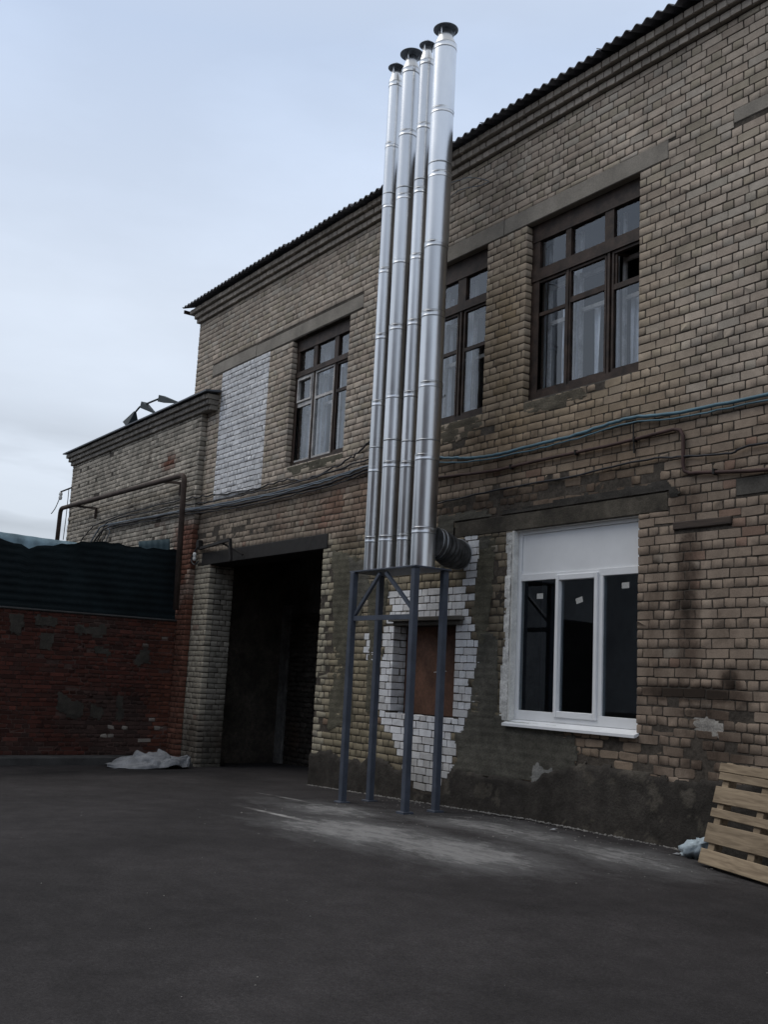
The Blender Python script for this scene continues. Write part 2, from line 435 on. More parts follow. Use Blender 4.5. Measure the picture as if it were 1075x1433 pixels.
class MB:
    """collects shapes in world coordinates and links them as one mesh"""
    def __init__(s):
        s.v = []; s.f = []; s.sm = []
    def add(s, vs, fs, smooth=False):
        b = len(s.v)
        s.v += [tuple(p) for p in vs]
        s.f += [tuple(i + b for i in f) for f in fs]
        s.sm += [smooth] * len(fs)
        return s
    def box(s, x0, x1, y0, y1, z0, z1):
        return s.add([(x0, y0, z0), (x1, y0, z0), (x1, y1, z0), (x0, y1, z0), (x0, y0, z1), (x1, y0, z1), (x1, y1, z1), (x0, y1, z1)],
                     [(0, 3, 2, 1), (4, 5, 6, 7), (0, 1, 5, 4), (1, 2, 6, 5), (2, 3, 7, 6), (3, 0, 4, 7)])
    def bbox(s, x0, x1, y0, y1, z0, z1, c=.006):
        """box with its front, top and side edges chamfered"""
        c = min(c, (x1 - x0) * .3, (y1 - y0) * .3, (z1 - z0) * .3)
        vs, idx = [], {}
        for sx in (0, 1):
            for sy in (0, 1):
                for sz in (0, 1):
                    for ax in range(3):
                        p = [x1 if sx else x0, y1 if sy else y0, z1 if sz else z0]
                        for k, sg in enumerate((sx, sy, sz)):
                            if k != ax:
                                p[k] += -c if sg else c
                        idx[(sx, sy, sz, ax)] = len(vs); vs.append(p)
        def o(a, flip): return tuple(reversed(a)) if flip else tuple(a)
        fs = []
        for ax in range(3):
            a1, a2 = (ax + 1) % 3, (ax + 2) % 3
            for sg in (0, 1):
                q = []
                for u, w in ((0, 0), (1, 0), (1, 1), (0, 1)):
                    k = [0, 0, 0]; k[ax] = sg; k[a1] = u; k[a2] = w
                    q.append(idx[(*k, ax)])
                fs.append(o(q, sg == 0))
        for ax in range(3):
            a1, a2 = (ax + 1) % 3, (ax + 2) % 3
            for u in (0, 1):
                for w in (0, 1):
                    k0 = [0, 0, 0]; k0[a1] = u; k0[a2] = w
                    k1 = list(k0); k1[ax] = 1
                    q = [idx[(*k0, a1)], idx[(*k1, a1)], idx[(*k1, a2)], idx[(*k0, a2)]]
                    fs.append(o(q, u != w))
        for sx in (0, 1):
            for sy in (0, 1):
                for sz in (0, 1):
                    fs.append(o([idx[(sx, sy, sz, a)] for a in range(3)], (sx + sy + sz) % 2 == 0))
        return s.add(vs, fs)
    def bar(s, a, b, w, h=None, up=(0, 0, 1)):
        """square bar from a to b"""
        h = h or w
        a, b = Vector(a), Vector(b)
        d = (b - a).normalized()
        u = Vector(up)
        if abs(d.dot(u)) > .98: u = Vector((0, 1, 0))
        r = d.cross(u).normalized(); u = r.cross(d)
        vs = []
        for p in (a, b):
            for i, j in ((-1, -1), (1, -1), (1, 1), (-1, 1)):
                vs.append(p + r * (i * w / 2) + u * (j * h / 2))
        return s.add(vs, [(3, 2, 1, 0), (4, 5, 6, 7), (0, 1, 5, 4), (1, 2, 6, 5), (2, 3, 7, 6), (3, 0, 4, 7)])
    def tube(s, pts, r, n=10, caps=True):
        pts = [Vector(p) for p in pts]
        rings, fs, vs = [], [], []
        t0 = (pts[1] - pts[0]).normalized()
        ref = Vector((0, 0, 1)) if abs(t0.z) < .9 else Vector((1, 0, 0))
        nrm = t0.cross(ref).normalized()
        for i, p in enumerate(pts):
            t = ((pts[i] - pts[i - 1]).normalized() if i else t0)
            t2 = (pts[i + 1] - pts[i]).normalized() if i + 1 < len(pts) else t
            tt = (t + t2).normalized()
            nrm = (nrm - tt * nrm.dot(tt)).normalized()
            bn = tt.cross(nrm)
            rr = r[i] if isinstance(r, (list, tuple)) else r
            for k in range(n):
                a = 2 * math.pi * k / n
                vs.append(p + nrm * (math.cos(a) * rr) + bn * (math.sin(a) * rr))
        for i in range(len(pts) - 1):
            for k in range(n):
                k2 = (k + 1) % n
                fs.append((i * n + k, i * n + k2, (i + 1) * n + k2, (i + 1) * n + k))
        s.add(vs, fs, True)
        if caps:
            b = len(s.v) - len(vs)
            s.f.append(tuple(b + k for k in reversed(range(n)))); s.sm.append(False)
            e_ = b + (len(pts) - 1) * n
            s.f.append(tuple(e_ + k for k in range(n))); s.sm.append(False)
        return s
    def lathe(s, cx, cy, prof, n=32):
        """prof: (radius, z) from bottom to top"""
        vs, fs = [], []
        for r, z in prof:
            for k in range(n):
                a = 2 * math.pi * k / n
                vs.append((cx + r * math.cos(a), cy + r * math.sin(a), z))
        for i in range(len(prof) - 1):
            for k in range(n):
                k2 = (k + 1) % n
                fs.append((i * n + k, i * n + k2, (i + 1) * n + k2, (i + 1) * n + k))
        return s.add(vs, fs, True)
    def build(s, name, mat, parent=None):
        me = bpy.data.meshes.new(name)
        off = ROOT[parent.name] if parent is not None else Vector((0, 0, 0))
        me.from_pydata([(p[0] - off.x, p[1] - off.y, p[2] - off.z) for p in s.v], [], s.f)
        me.polygons.foreach_set('use_smooth', s.sm)
        me.materials.append(mat if not isinstance(mat, str) else M[mat])
        me.update()
        return link(name, me, parent)

def np_mesh(name, V, loops, starts, totals, mat, parent=None, col=None, smooth=False):
    me = bpy.data.meshes.new(name)
    off = np.array(ROOT[parent.name]) if parent is not None else np.zeros(3)
    V = np.asarray(V, float) - off
    me.vertices.add(len(V)); me.vertices.foreach_set('co', V.astype(np.float32).ravel())
    me.loops.add(len(loops)); me.loops.foreach_set('vertex_index', loops.astype(np.int32))
    me.polygons.add(len(starts))
    me.polygons.foreach_set('loop_start', starts.astype(np.int32))
    me.polygons.foreach_set('loop_total', totals.astype(np.int32))
    if smooth:
        me.polygons.foreach_set('use_smooth', np.ones(len(starts), bool))
    if col is not None:
        a = me.attributes.new('Col', 'FLOAT_COLOR', 'POINT')
        c4 = np.ones((len(V), 4), np.float32); c4[:, :3] = col
        a.data.foreach_set('color', c4.ravel())
    me.materials.append(M[mat])
    me.update(calc_edges=True)
    me.validate()
    return link(name, me, parent)

# ------------------------------------------------------------------ brickwork
class Panel:
    """a vertical face: origin O, u along U, v up, depth w along Nn (into the wall)"""
    def __init__(s, O, U, Nn):
        s.O = np.array(O, float); s.U = np.array(U, float); s.N = np.array(Nn, float); s.Vv = np.array((0, 0, 1.0))
    def pts(s, u, w, v):
        return s.O + u[..., None] * s.U + w[..., None] * s.N + v[..., None] * s.Vv

def layout(u0, u1, v0, k0, k1, pitch, Lh, excl, g=.0125, bond='english', seed=0, top=None):
    """bricks (ua, ub, va, vb) on courses k0..k1, cut round the openings"""
    rnd = random.Random(seed)
    res = []
    for k in range(k0, k1):
        za, zb = v0 + k * pitch + g / 2, v0 + (k + 1) * pitch - g / 2
        if top is not None and za > top - .02: break
        if top is not None: zb = min(zb, top)
        header = (k % 2 == 0)
        ph = rnd.uniform(-.012, .012) + (0 if header else Lh * .25)
        u = math.floor(u0 / Lh) * Lh - Lh + ph
        while u < u1:
            w = Lh / 2 if header else Lh
            if bond == 'english':
                if header and rnd.random() < .06: w = Lh
                elif not header and rnd.random() < .14: w = Lh / 2
            a, b = max(u + g / 2, u0), min(u + w - g / 2, u1)
            u += w
            if b - a < .014: continue
            segs = [(a, b, za, zb)]
            for (e0, e1, f0, f1) in excl:
                nxt = []
                for (a_, b_, c_, d_) in segs:
                    if b_ <= e0 or a_ >= e1 or d_ <= f0 or c_ >= f1:
                        nxt.append((a_, b_, c_, d_)); continue
                    ov = min(d_, f1) - max(c_, f0)
                    if ov < .45 * (d_ - c_):
                        if f0 > c_: nxt.append((a_, b_, c_, max(f0, c_ + .02)))
                        else: nxt.append((a_, b_, min(f1, d_ - .02), d_))
                        continue
                    if a_ < e0: nxt.append((a_, e0, c_, d_))
                    if b_ > e1: nxt.append((e1, b_, c_, d_))
                segs = nxt
            res += [q for q in segs if q[1] - q[0] > .014 and q[3] - q[2] > .018]
    # a sliver left at an opening is taken up by its neighbour
    out2 = []
    for (a_, b_, c_, d_) in res:
        for (e0, e1, f0, f1) in excl:
            if min(d_, f1) - max(c_, f0) > .45 * (d_ - c_):
                if 0 < e0 - b_ < .05: b_ = e0
                if 0 < a_ - e1 < .05: a_ = e1
        out2.append((a_, b_, c_, d_))
    res = out2
    return np.array(res) if res else np.zeros((0, 4))

def brick_geo(n, hu, hv, rough, rng, depth=.12):
    """outline rings of n bricks in local (u, w, v): arrays (n, 24, 3)"""
    c = rng.uniform(.002, .007, (n, 4)) * (1 + 2.0 * rough[:, None])
    c = c * np.where(rng.random((n, 4)) < .05, 2.6, 1)
    cv = np.minimum(c, hv[:, None] * .55); cu = np.minimum(c * rng.uniform(.7, 1.6, (n, 4)), hu[:, None] * .45)
    sx = np.array([1, 1, -1, -1]); sy = np.array([-1, 1, 1, -1])
    out_ = np.zeros((n, 8, 2))
    for i in range(4):
        au = np.stack([sx[i] * (hu - cu[:, i]), sy[i] * hv], 1)
        bu = np.stack([sx[i] * hu, sy[i] * (hv - cv[:, i])], 1)
        first, second = (au, bu) if i in (0, 2) else (bu, au)
        out_[:, 2 * i] = first; out_[:, 2 * i + 1] = second
    jit = (.0013 + .004 * rough)[:, None, None]
    out_ = out_ + rng.normal(0, 1, out_.shape) * jit
    e_ = rng.uniform(.0012, .0024, n) * (1 + 1.6 * rough)
    inn = out_.copy()
    inn[..., 0] *= (1 - e_ / hu)[:, None]; inn[..., 1] *= (1 - e_ / hv)[:, None]
    P = np.zeros((n, 24, 3))
    P[:, 0:8, 0] = out_[..., 0] * .985; P[:, 0:8, 2] = out_[..., 1] * .985; P[:, 0:8, 1] = depth
    P[:, 8:16, 0] = out_[..., 0]; P[:, 8:16, 2] = out_[..., 1]; P[:, 8:16, 1] = e_[:, None]
    P[:, 16:24, 0] = inn[..., 0]; P[:, 16:24, 2] = inn[..., 1]
    P[:, 16:24, 1] = rng.normal(0, 1, (n, 8)) * (.0003 + .0022 * rough)[:, None]
    return P

_f = []
for i in range(8):
    j = (i + 1) % 8
    _f.append([i, j, j + 8, i + 8]); _f.append([i + 8, j + 8, j + 16, i + 16])
_f.append(list(range(16, 24)))
F_LOOPS = np.array(sum(_f, [])); F_TOT = np.array([len(q) for q in _f]); F_START = np.concatenate([[0], np.cumsum(F_TOT)[:-1]])

def px_area(P, n_in, a, b):
    """how large a brick face shows from the camera: projected area, 0 when outside the frame"""
    d = P - np.array(CAM)
    z = d @ np.array(FWD); x = d @ np.array(RGT); y = d @ np.array(UPV)
    r = np.linalg.norm(d, axis=1)
    facing = np.clip((d @ n_in) / r, 0, 1)
    inside = (z > .1) & (np.abs(x / z) < .375) & (np.abs(y / z) < .50)
    return np.where(inside, 4 * a * b * facing / np.maximum(z, .1) ** 2, 0)

BRICK_TEMPL = {}
def lay_bricks(panel, Q, color, parent, name, mass_name, n_each, rough_fn=None, push_fn=None, depth=.12, seed=1, pick=None):
    """the n_each bricks that show largest become objects of their own; the rest one mass"""
    if len(Q) == 0: return
    rng = np.random.default_rng(seed)
    u = (Q[:, 0] + Q[:, 1]) / 2; v = (Q[:, 2] + Q[:, 3]) / 2
    hu = (Q[:, 1] - Q[:, 0]) / 2; hv = (Q[:, 3] - Q[:, 2]) / 2
    n = len(Q)
    rough = rough_fn(u, v) if rough_fn else np.zeros(n)
    push = rng.normal(0, .0012, n) + (push_fn(u, v, rng) if push_fn else 0)
    du = rng.normal(0, .0015, n); dv = rng.normal(0, .0012 + .002 * rough, n)
    rot = rng.normal(0, .006 + .02 * rough, n)
    C = color(u, v, rng)
    W = panel.pts(u + du, push, v + dv)
    area = px_area(W, panel.N, hu, hv)
    if pick is not None: area = area * pick(u, v)
    order = np.argsort(-area)
    each = order[:n_each]
    each = each[area[each] > 0]
    m = np.ones(n, bool); m[each] = False
    idx = np.nonzero(m)[0]
    if len(idx):
        P = brick_geo(len(idx), hu[idx], hv[idx], rough[idx], rng, depth)
        cr, sr = np.cos(rot[idx])[:, None], np.sin(rot[idx])[:, None]
        pu = P[..., 0] * cr - P[..., 2] * sr; pv = P[..., 0] * sr + P[..., 2] * cr
        G = panel.pts(u[idx, None] + du[idx, None] + pu, push[idx, None] + P[..., 1], v[idx, None] + dv[idx, None] + pv)
        k = len(idx)
        loops = (F_LOOPS[None, :] + (np.arange(k) * 24)[:, None]).ravel()
        tot = np.tile(F_TOT, k)
        st = (F_START[None, :] + (np.arange(k) * len(F_LOOPS))[:, None]).ravel()
        o = np_mesh(mass_name, G.reshape(-1, 3), loops, st, tot, 'bricks', parent, np.repeat(C[idx], 24, 0))
        o['kind'] = 'stuff'
    # single bricks on shared meshes
    R = Matrix((tuple(panel.U), tuple(panel.N), (0, 0, 1))).transposed().to_4x4()
    for i in each:
        cls = ('s' if hu[i] > .095 else 'h' if hu[i] > .05 else 'q', int(rough[i] > .4), int(hv[i] < .034), int(rng.integers(0, 5)), round(depth, 2))
        if cls not in BRICK_TEMPL:
            a = {'s': .125, 'h': .060, 'q': .035}[cls[0]]; b = .033 if cls[2] else .0435
            P = brick_geo(1, np.array([a]), np.array([b]), np.array([.7 if cls[1] else .12]), rng, depth)[0]
            me = bpy.data.meshes.new('brick')
            me.from_pydata([tuple(p) for p in P], [], [tuple(q) for q in _f])
            me.materials.append(M['brick'])
            BRICK_TEMPL[cls] = (me, a, b)
        me, a, b = BRICK_TEMPL[cls]
        o = bpy.data.objects.new(name, me)
        COL.objects.link(o)
        o.parent = parent
        loc = Vector(W[i]) - ROOT[parent.name]
        o.matrix_local = Matrix.Translation(loc) @ R @ Matrix.Rotation(rot[i], 4, 'Y') @ Matrix.Diagonal((hu[i] / a, 1, hv[i] / b, 1))
        o.color = (*C[i], 1)

def wall_core(name, mat, parent, u0, u1, z0, z1, holes, y0, y1):
    """wall slab in the plane y with real openings"""
    xs = sorted({u0, u1, *[q for h in holes for q in h[:2]]}); zs = sorted({z0, z1, *[q for h in holes for q in h[2:]]})
    def solid(i, j):
        if i < 0 or j < 0 or i >= len(xs) - 1 or j >= len(zs) - 1: return False
        cx, cz = (xs[i] + xs[i + 1]) / 2, (zs[j] + zs[j + 1]) / 2
        return not any(h[0] < cx < h[1] and h[2] < cz < h[3] for h in holes)
    mb = MB()
    for i in range(len(xs) - 1):
        for j in range(len(zs) - 1):
            if not solid(i, j): continue
            a, b, c, d = xs[i], xs[i + 1], zs[j], zs[j + 1]
            mb.add([(a, y0, c), (b, y0, c), (b, y0, d), (a, y0, d)], [(0, 1, 2, 3)])
            mb.add([(a, y1, c), (b, y1, c), (b, y1, d), (a, y1, d)], [(3, 2, 1, 0)])
            if not solid(i - 1, j): mb.add([(a, y0, c), (a, y1, c), (a, y1, d), (a, y0, d)], [(3, 2, 1, 0)])
            if not solid(i + 1, j): mb.add([(b, y0, c), (b, y1, c), (b, y1, d), (b, y0, d)], [(0, 1, 2, 3)])
            if not solid(i, j - 1): mb.add([(a, y0, c), (b, y0, c), (b, y1, c), (a, y1, c)], [(3, 2, 1, 0)])
            if not solid(i, j + 1): mb.add([(a, y0, d), (b, y0, d), (b, y1, d), (a, y1, d)], [(0, 1, 2, 3)])
    return mb.build(name, mat, parent)

def in_poly(x, z, poly):
    x = np.asarray(x, float); z = np.asarray(z, float)
    r = np.zeros(x.shape, bool)
    for i in range(len(poly)):
        x1, z1 = poly[i]; x2, z2 = poly[i - 1]
        c = ((z1 > z) != (z2 > z))
        with np.errstate(divide='ignore', invalid='ignore'):
            xi = (x2 - x1) * (z - z1) / (z2 - z1 if z2 != z1 else 1e-9) + x1
        r ^= c & (x < xi)
    return r

def mixc(C, target, w):
    return C * (1 - w[:, None]) + np.array(target)[None, :] * w[:, None]

def gauss(x, z, x0, z0, sx, sz):
    return np.exp(-((x - x0) / sx) ** 2 - ((z - z0) / sz) ** 2)

# ------------------------------------------------------------------ ground
def ground():
    xs = np.concatenate([[-600, -200, -80, -45, -30, -24], np.arange(-22, 4.01, .25), [6, 10, 20, 40, 90, 250, 600]])
    ys = np.concatenate([[-600, -250, -90, -45, -28, -20, -15], np.arange(-12, 3.01, .25), [6, 15, 40, 100, 250, 600]])
    X, Y = np.meshgrid(xs, ys, indexing='ij')
    near = (X > -22) & (X < 4) & (Y > -12) & (Y < 3)
    Z = gz(X) + np.where(near, (fbm(X, Y, 2.4, 5) - .5) * .035 + (fbm(X, Y, .7, 9) - .5) * .012, 0)
    V = np.stack([X, Y, Z], -1).reshape(-1, 3)
    a, b = len(xs), len(ys)
    I = (np.arange(a - 1)[:, None] * b + np.arange(b - 1)[None, :]).ravel()
    loops = np.stack([I, I + b, I + b + 1, I + 1], 1).ravel()
    n = len(I)
    return np_mesh('ground', V, loops, np.arange(n) * 4, np.full(n, 4), 'asphalt', None, None, True)

def asphalt_mat():
    m, t, b = newmat('asphalt')
    g = t.nodes.new('ShaderNodeNewGeometry').outputs['Position']
    c, _ = noise_mul(t, rgb(t, (.0340, .0312, .0318)), .55, .72, 1.3, 5, g)
    c, _ = noise_mul(t, c, 4, .8, 1.2, 6, g)
    c, fine = noise_mul(t, c, 150, .6, 1.45, 3, g)
    c, _ = noise_mul(t, c, 38, .72, 1.32, 4, g, .75)
    # damp strip along the foot of the red wall and in the gateway
    wet = noisy(t, blob_mask(t, g, [((-16.6, -2.6, 0), (.75, 2.6, 0), 1.0), ((-16.0, -.5, 0), (1.8, .5, 0), .8)]), g, 1.5, .30, .55, (1, .6, 1))
    c = mixc_nodes(t, wet, c, (.010, .010, .011))
    # cement dust trodden round the stand, and streaks of it by the wall
    blobs = [(-8.7, -2.5, 1.9, 1.05, 1.0), (-7.4, -2.3, 1.6, 1.0, 1.0), (-10.4, -1.7, 1.7, .8, .85), (-6.7, -1.0, 1.6, .75, .85), (-8.4, -.9, 2.2, .8, .85)]
    bm = blob_mask(t, g, [((x, y, 0), (sx, sy, 0), a) for x, y, sx, sy, a in blobs])
    c = mixc_nodes(t, crisp(t, bm, g, 1.6, .65, 2.6, .50, (.8, 1.35, 1), .74), c, (.19, .19, .19))
    c = mixc_nodes(t, crisp(t, bm, g, 4.2, .88, 6.0, .62, (.7, 1.5, 1), .8), c, (.30, .295, .29))
    strk = noisy(t, blob_mask(t, g, [((-10.1, -2.55, 0), (.7, .05, 0), 1.3), ((-11.9, -1.5, 0), (.6, .04, 0), .8)]), g, 5, .36, .56)
    c = mixc_nodes(t, strk, c, (.36, .35, .34))
    grit = t.nodes.new('ShaderNodeTexVoronoi'); grit.inputs['Scale'].default_value = 46
    t.links.new(g, grit.inputs['Vector'])
    gm = t.nodes.new('ShaderNodeMapRange'); gm.inputs['From Min'].default_value = .16; gm.inputs['From Max'].default_value = .05; gm.inputs['To Max'].default_value = .55
    t.links.new(grit.outputs['Distance'], gm.inputs['Value'])
    gsel = noisy(t, gm.outputs[0], g, 9, .5, .62)
    c = mixc_nodes(t, gsel, c, (.13, .125, .12))
    t.links.new(c, b.inputs['Base Color'])
    b.inputs['Roughness'].default_value = .9
    b.inputs['Specular IOR Level'].default_value = .15
    bump(t, b, fine, .6, .008)
    return m
M['asphalt'] = asphalt_mat()
tag(ground(), kind='structure')

# ------------------------------------------------------------------ the brick workshop
PIT, V0, LH = .0978, -.01, .265
XL, XR = -19.0, 2.0                       # front wall from the far corner to beyond the frame
ZTOP = 8.90
def zc(k): return V0 + k * PIT            # course line k
bld = thing('brick_building', (-8.5, 3.0, 0), 'two-storey brick workshop with corrugated eaves, open garage and white window', 'building')

WIN_R = (-9.17, -7.32, zc(51), zc(75))
WIN_M = (-11.78, -9.93, zc(51), zc(75))
WIN_L = (-15.05, -13.25, zc(51), zc(74))
WIN_W = (-9.25, -7.30, 1.085, 3.37)
DOOR = (-11.66, -10.30, 1.04, 2.27)
GAR = (-17.65, -13.65, -.6, 3.47)
openings = [WIN_R, WIN_M, WIN_L, WIN_W, DOOR, GAR]
LINTELS = {  # concrete beams set in the wall
    'a': (-18.22, -16.4, 7.265, 7.49), 'b': (-16.395, -12.88, 7.255, 7.475),
    'c': (-13.0 + 1.1, -9.62, 7.335, 7.56), 'd': (-9.615, -6.92, 7.335, 7.56),
    'e': (-6.08, -3.9, 7.375, 7.53), 'f': (-10.40, -6.9, 3.372, 3.575), 'g': (-6.08, -4.6, 3.43, 3.60),
}
GAR_BEAM = (-18.02, -13.52, 3.47, 3.71)
BEAM = (-6.83, -6.12, 3.16, 3.24)
WHITE_UP = [(-17.76, 7.26), (-15.86, 7.26), (-15.86, 4.72), (-17.76, 4.72)]
WHITE_LOW = [(-10.13, 3.40), (-9.89, 3.33), (-9.98, 2.36), (-9.85, 2.0), (-10.0, 1.1), (-10.09, .93), (-10.27, .83), (-10.18, .57), (-10.34, .36), (-10.41, .10),
             (-11.11, .07), (-11.27, .47), (-11.65, .73), (-12.0, 1.1), (-11.95, 1.8), (-11.92, 2.2), (-11.80, 2.75), (-10.16, 2.75)]
WHITE_SMALL = [(-12.33, 2.15), (-12.12, 2.2), (-12.10, 1.62), (-12.36, 1.66)]

def is_white(u, v):
    ju = u + (fbm(u, v, .35, 71) - .5) * .22; jv = v + (fbm(u, v, .3, 72) - .5) * .16
    return in_poly(ju, jv, WHITE_LOW) | in_poly(ju, jv, WHITE_SMALL)

def wall_color(u, v, rng):
    n = len(u)
    C = np.tile(np.array([.408, .345, .282]), (n, 1))
    C = mixc(C, (.35, .285, .23), (rng.random(n) > .72) * .6)
    C = mixc(C, (.31, .272, .205), (rng.random(n) > .80) * .6)
    C = mixc(C, (.38, .345, .295), (rng.random(n) > .85) * .6)
    C = mixc(C, (.335, .26, .18), sstep(-11.5, -9.5, u) * sstep(-6.2, -7.4, u) * sstep(7.6, 6.2, v) * .45)
    nz_ = fbm(u, v, 1.3, 3)
    # tan pier between the windows and the tan courses under them
    C = mixc(C, (.29, .215, .13), np.clip(gauss(u, v, -9.55, 6.0, .42, 1.4) * .95 + .7 * gauss(u, v, -8.9, 4.65, 2.2, .5) * (u < -6.6), 0, 1) * (.45 + .6 * vnoise(u, v, .25, 8)))
    # brown stained belt at cable height
    w = sstep(5.05, 4.1, v) * sstep(-13.9, -12.6, u)
    C = mixc(C, (.20, .142, .098), np.clip(w * (.45 + .9 * (nz_ - .2)), 0, .95))
    w = sstep(4.9, 4.3, v) * sstep(-13.2, -14.2, u)
    C = mixc(C, (.205, .165, .125), w * .75)
    w = gauss(u, v, -13.6, 4.15, 1.5, .45)
    C = mixc(C, (.165, .085, .055), np.clip(w * (vnoise(u, v, .35, 4) * 1.5 - .3), 0, .8))
    # below the belt
    low = sstep(3.75, 3.4, v)
    C = mixc(C, (.265, .208, .162), low * (u > -7.3) * (.55 + .4 * nz_))
    C = mixc(C, (.150, .128, .090), low * ((u > -10.2) & (u < -9.2)) * (.6 + .5 * nz_))
    C = mixc(C, (.225, .195, .132), low * ((u > -13.7) & (u < -10.2)) * (.6 + .4 * nz_))
    C = mixc(C, (.33, .30, .23), low * sstep(-13.25, -13.5, u) * (u > -14) * .8)
    C = mixc(C, (.33, .295, .235), low * (u < -17.6))
    C = mixc(C, (.075, .065, .055), sstep(1.0, .1, v) * (u < -17.6) * .6)
    # a few pale spalled faces low down
    sp = (rng.random(n) > .975) & (v < 3.9) & (u > -14)
    C = mixc(C, (.27, .24, .2), sp * .6)
    C = mixc(C, (.20, .105, .075), ((rng.random(n) > .985) & (v < 4.6)) * .5)
    return C * np.exp(rng.normal(0, .065, n))[:, None]

def white_color(u, v, rng):
    n = len(u)
    C = np.tile(np.array([.74, .745, .76]), (n, 1))
    C = mixc(C, (.58, .56, .54), (rng.random(n) > .7) * .5)
    C = mixc(C, (.33, .31, .27), np.clip(sstep(.9, .1, v) * .6 + sstep(5.2, 4.7, v) * (v > 4.5) * .4, 0, 1))
    C = mixc(C, (.60, .60, .61), (v > 4.5) * .7)
    return C * np.exp(rng.normal(0, .05, n))[:, None]

def rough_main(u, v):
    r = .10 + .15 * sstep(5, 3.9, v)
    for x0, z0, sx, sz, a in [(-9.0, 3.75, 2.6, .22, .9), (-8.0, .75, 1.5, .35, .9), (-11.5, 3.5, 1.2, .4, .8), (-8.3, 4.9, .9, .14, .9), (-10.4, 4.75, .9, .25, .8), (-9.7, 2.4, .5, 1.2, .6),
                              (-13.4, 2.0, .5, 2, .55), (-6.5, 1.1, .7, .6, .6), (-17, 4.0, 2.5, .2, .6)]:
        r = np.maximum(r, a * gauss(u, v, x0, z0, sx, sz))
    return np.clip(r + .15 * (vnoise(u, v, .4, 31) - .5), 0, 1)

def push_main(u, v, rng):
    r = rough_main(u, v)
    p = np.where((r > .35) & (rng.random(len(u)) < .35), rng.uniform(.004, .03, len(u)) * r, 0)
    gone = (r > .5) & (rng.random(len(u)) < .10)
    return np.where(gone, .045, p) + np.where(rng.random(len(u)) < .03, .0025, 0)

UPR = (-17.76, -15.86, zc(48) + .005, 7.27)
excl = [*openings, *LINTELS.values(), GAR_BEAM, BEAM, UPR]
holes_core = [(a - .012, b + .012, c - .012, d + .012) for a, b, c, d in openings]
core = wall_core('wall', 'mortar', bld, XL + .012, XR, -.8, 8.85, holes_core, .0065, .51)
# rear and side walls, so that the house is closed
MB().box(XL + .014, XL + .4, .512, 12, -.8, 8.8).box(XR - .4, XR - .002, .512, 12, -.8, 8.8).box(XL + .402, XR - .402, 11.6, 12, -.8, 8.8).build('rear_wall', 'mortar', bld)

front = Panel((0, 0, 0), (1, 0, 0), (0, 1, 0))
Q = layout(XL, XR, V0, -3, 88, PIT, LH, excl, seed=3, top=8.565)
uc, vc = (Q[:, 0] + Q[:, 1]) / 2, (Q[:, 2] + Q[:, 3]) / 2
wmask = is_white(uc, vc)
plinth_line = .42 + .32 * sstep(-10, -6.6, uc) + (fbm(uc, uc * 0, .5, 77) - .5) * .2
buried = (vc < plinth_line - .16) & ~wmask & (uc > -13.66) & (uc < -3)
lay_bricks(front, Q[~wmask & ~buried], wall_color, bld, 'brick', 'brickwork', 290, rough_main, push_main, seed=5)
Qup = layout(UPR[0] + .006, UPR[1] - .006, V0 + .02, 48, 76, PIT, LH, [(-30, 0, 7.262, 9)], seed=44)
lay_bricks(front, np.concatenate([Q[wmask], Qup]), white_color, bld, 'white_brick', 'white_brickwork', 290, lambda u, v: .06 + .0 * u, None, seed=6)

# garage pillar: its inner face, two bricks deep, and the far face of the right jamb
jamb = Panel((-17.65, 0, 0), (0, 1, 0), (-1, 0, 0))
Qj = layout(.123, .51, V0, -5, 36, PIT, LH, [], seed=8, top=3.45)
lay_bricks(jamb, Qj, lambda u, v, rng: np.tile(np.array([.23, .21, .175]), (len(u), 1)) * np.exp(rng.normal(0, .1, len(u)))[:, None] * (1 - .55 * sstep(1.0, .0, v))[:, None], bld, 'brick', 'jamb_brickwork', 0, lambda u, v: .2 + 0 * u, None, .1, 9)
# the bricked door's left cheek
cheek = Panel((-11.66, 0, 0), (0, 1, 0), (-1, 0, 0))
Qd = layout(.123, .24, V0, 10, 24, PIT, LH, [], seed=12, top=2.25)
lay_bricks(cheek, Qd, white_color, bld, 'white_brick', 'cheek_brickwork', 0, None, None, .1, 13)

# corbelled cornice: three header courses stepping out
CST = .058
CZ = 8.57
for k in range(3):
    p = Panel((0, -CST * (k + 1), 0), (1, 0, 0), (0, 1, 0))
    Qc = []
    u = XL - CST * (k + 1) + (.06 if k % 2 else 0)
    rr = random.Random(40 + k)
    while u < XR:
        Qc.append((u + .006, u + .1265, CZ + PIT * k + .010, CZ + PIT * (k + 1) - .004)); u += .1325
    lay_bricks(p, np.array(Qc), lambda u, v, rng: np.tile(np.array([.37, .325, .275]), (len(u), 1)) * np.exp(rng.normal(0, .1, len(u)))[:, None], bld, 'cornice_brick', 'cornice_brickwork', 96, lambda u, v: .2 + 0 * u, None, .10, 50 + k)
    MB().box(XL - CST * (k + 1) + .02, XR, -CST * (k + 1) + .025, .008 if k else .007, CZ + PIT * k + .008, CZ + PIT * (k + 1) + .006 - .002 * k).build('cornice_bed', 'concrete', bld)

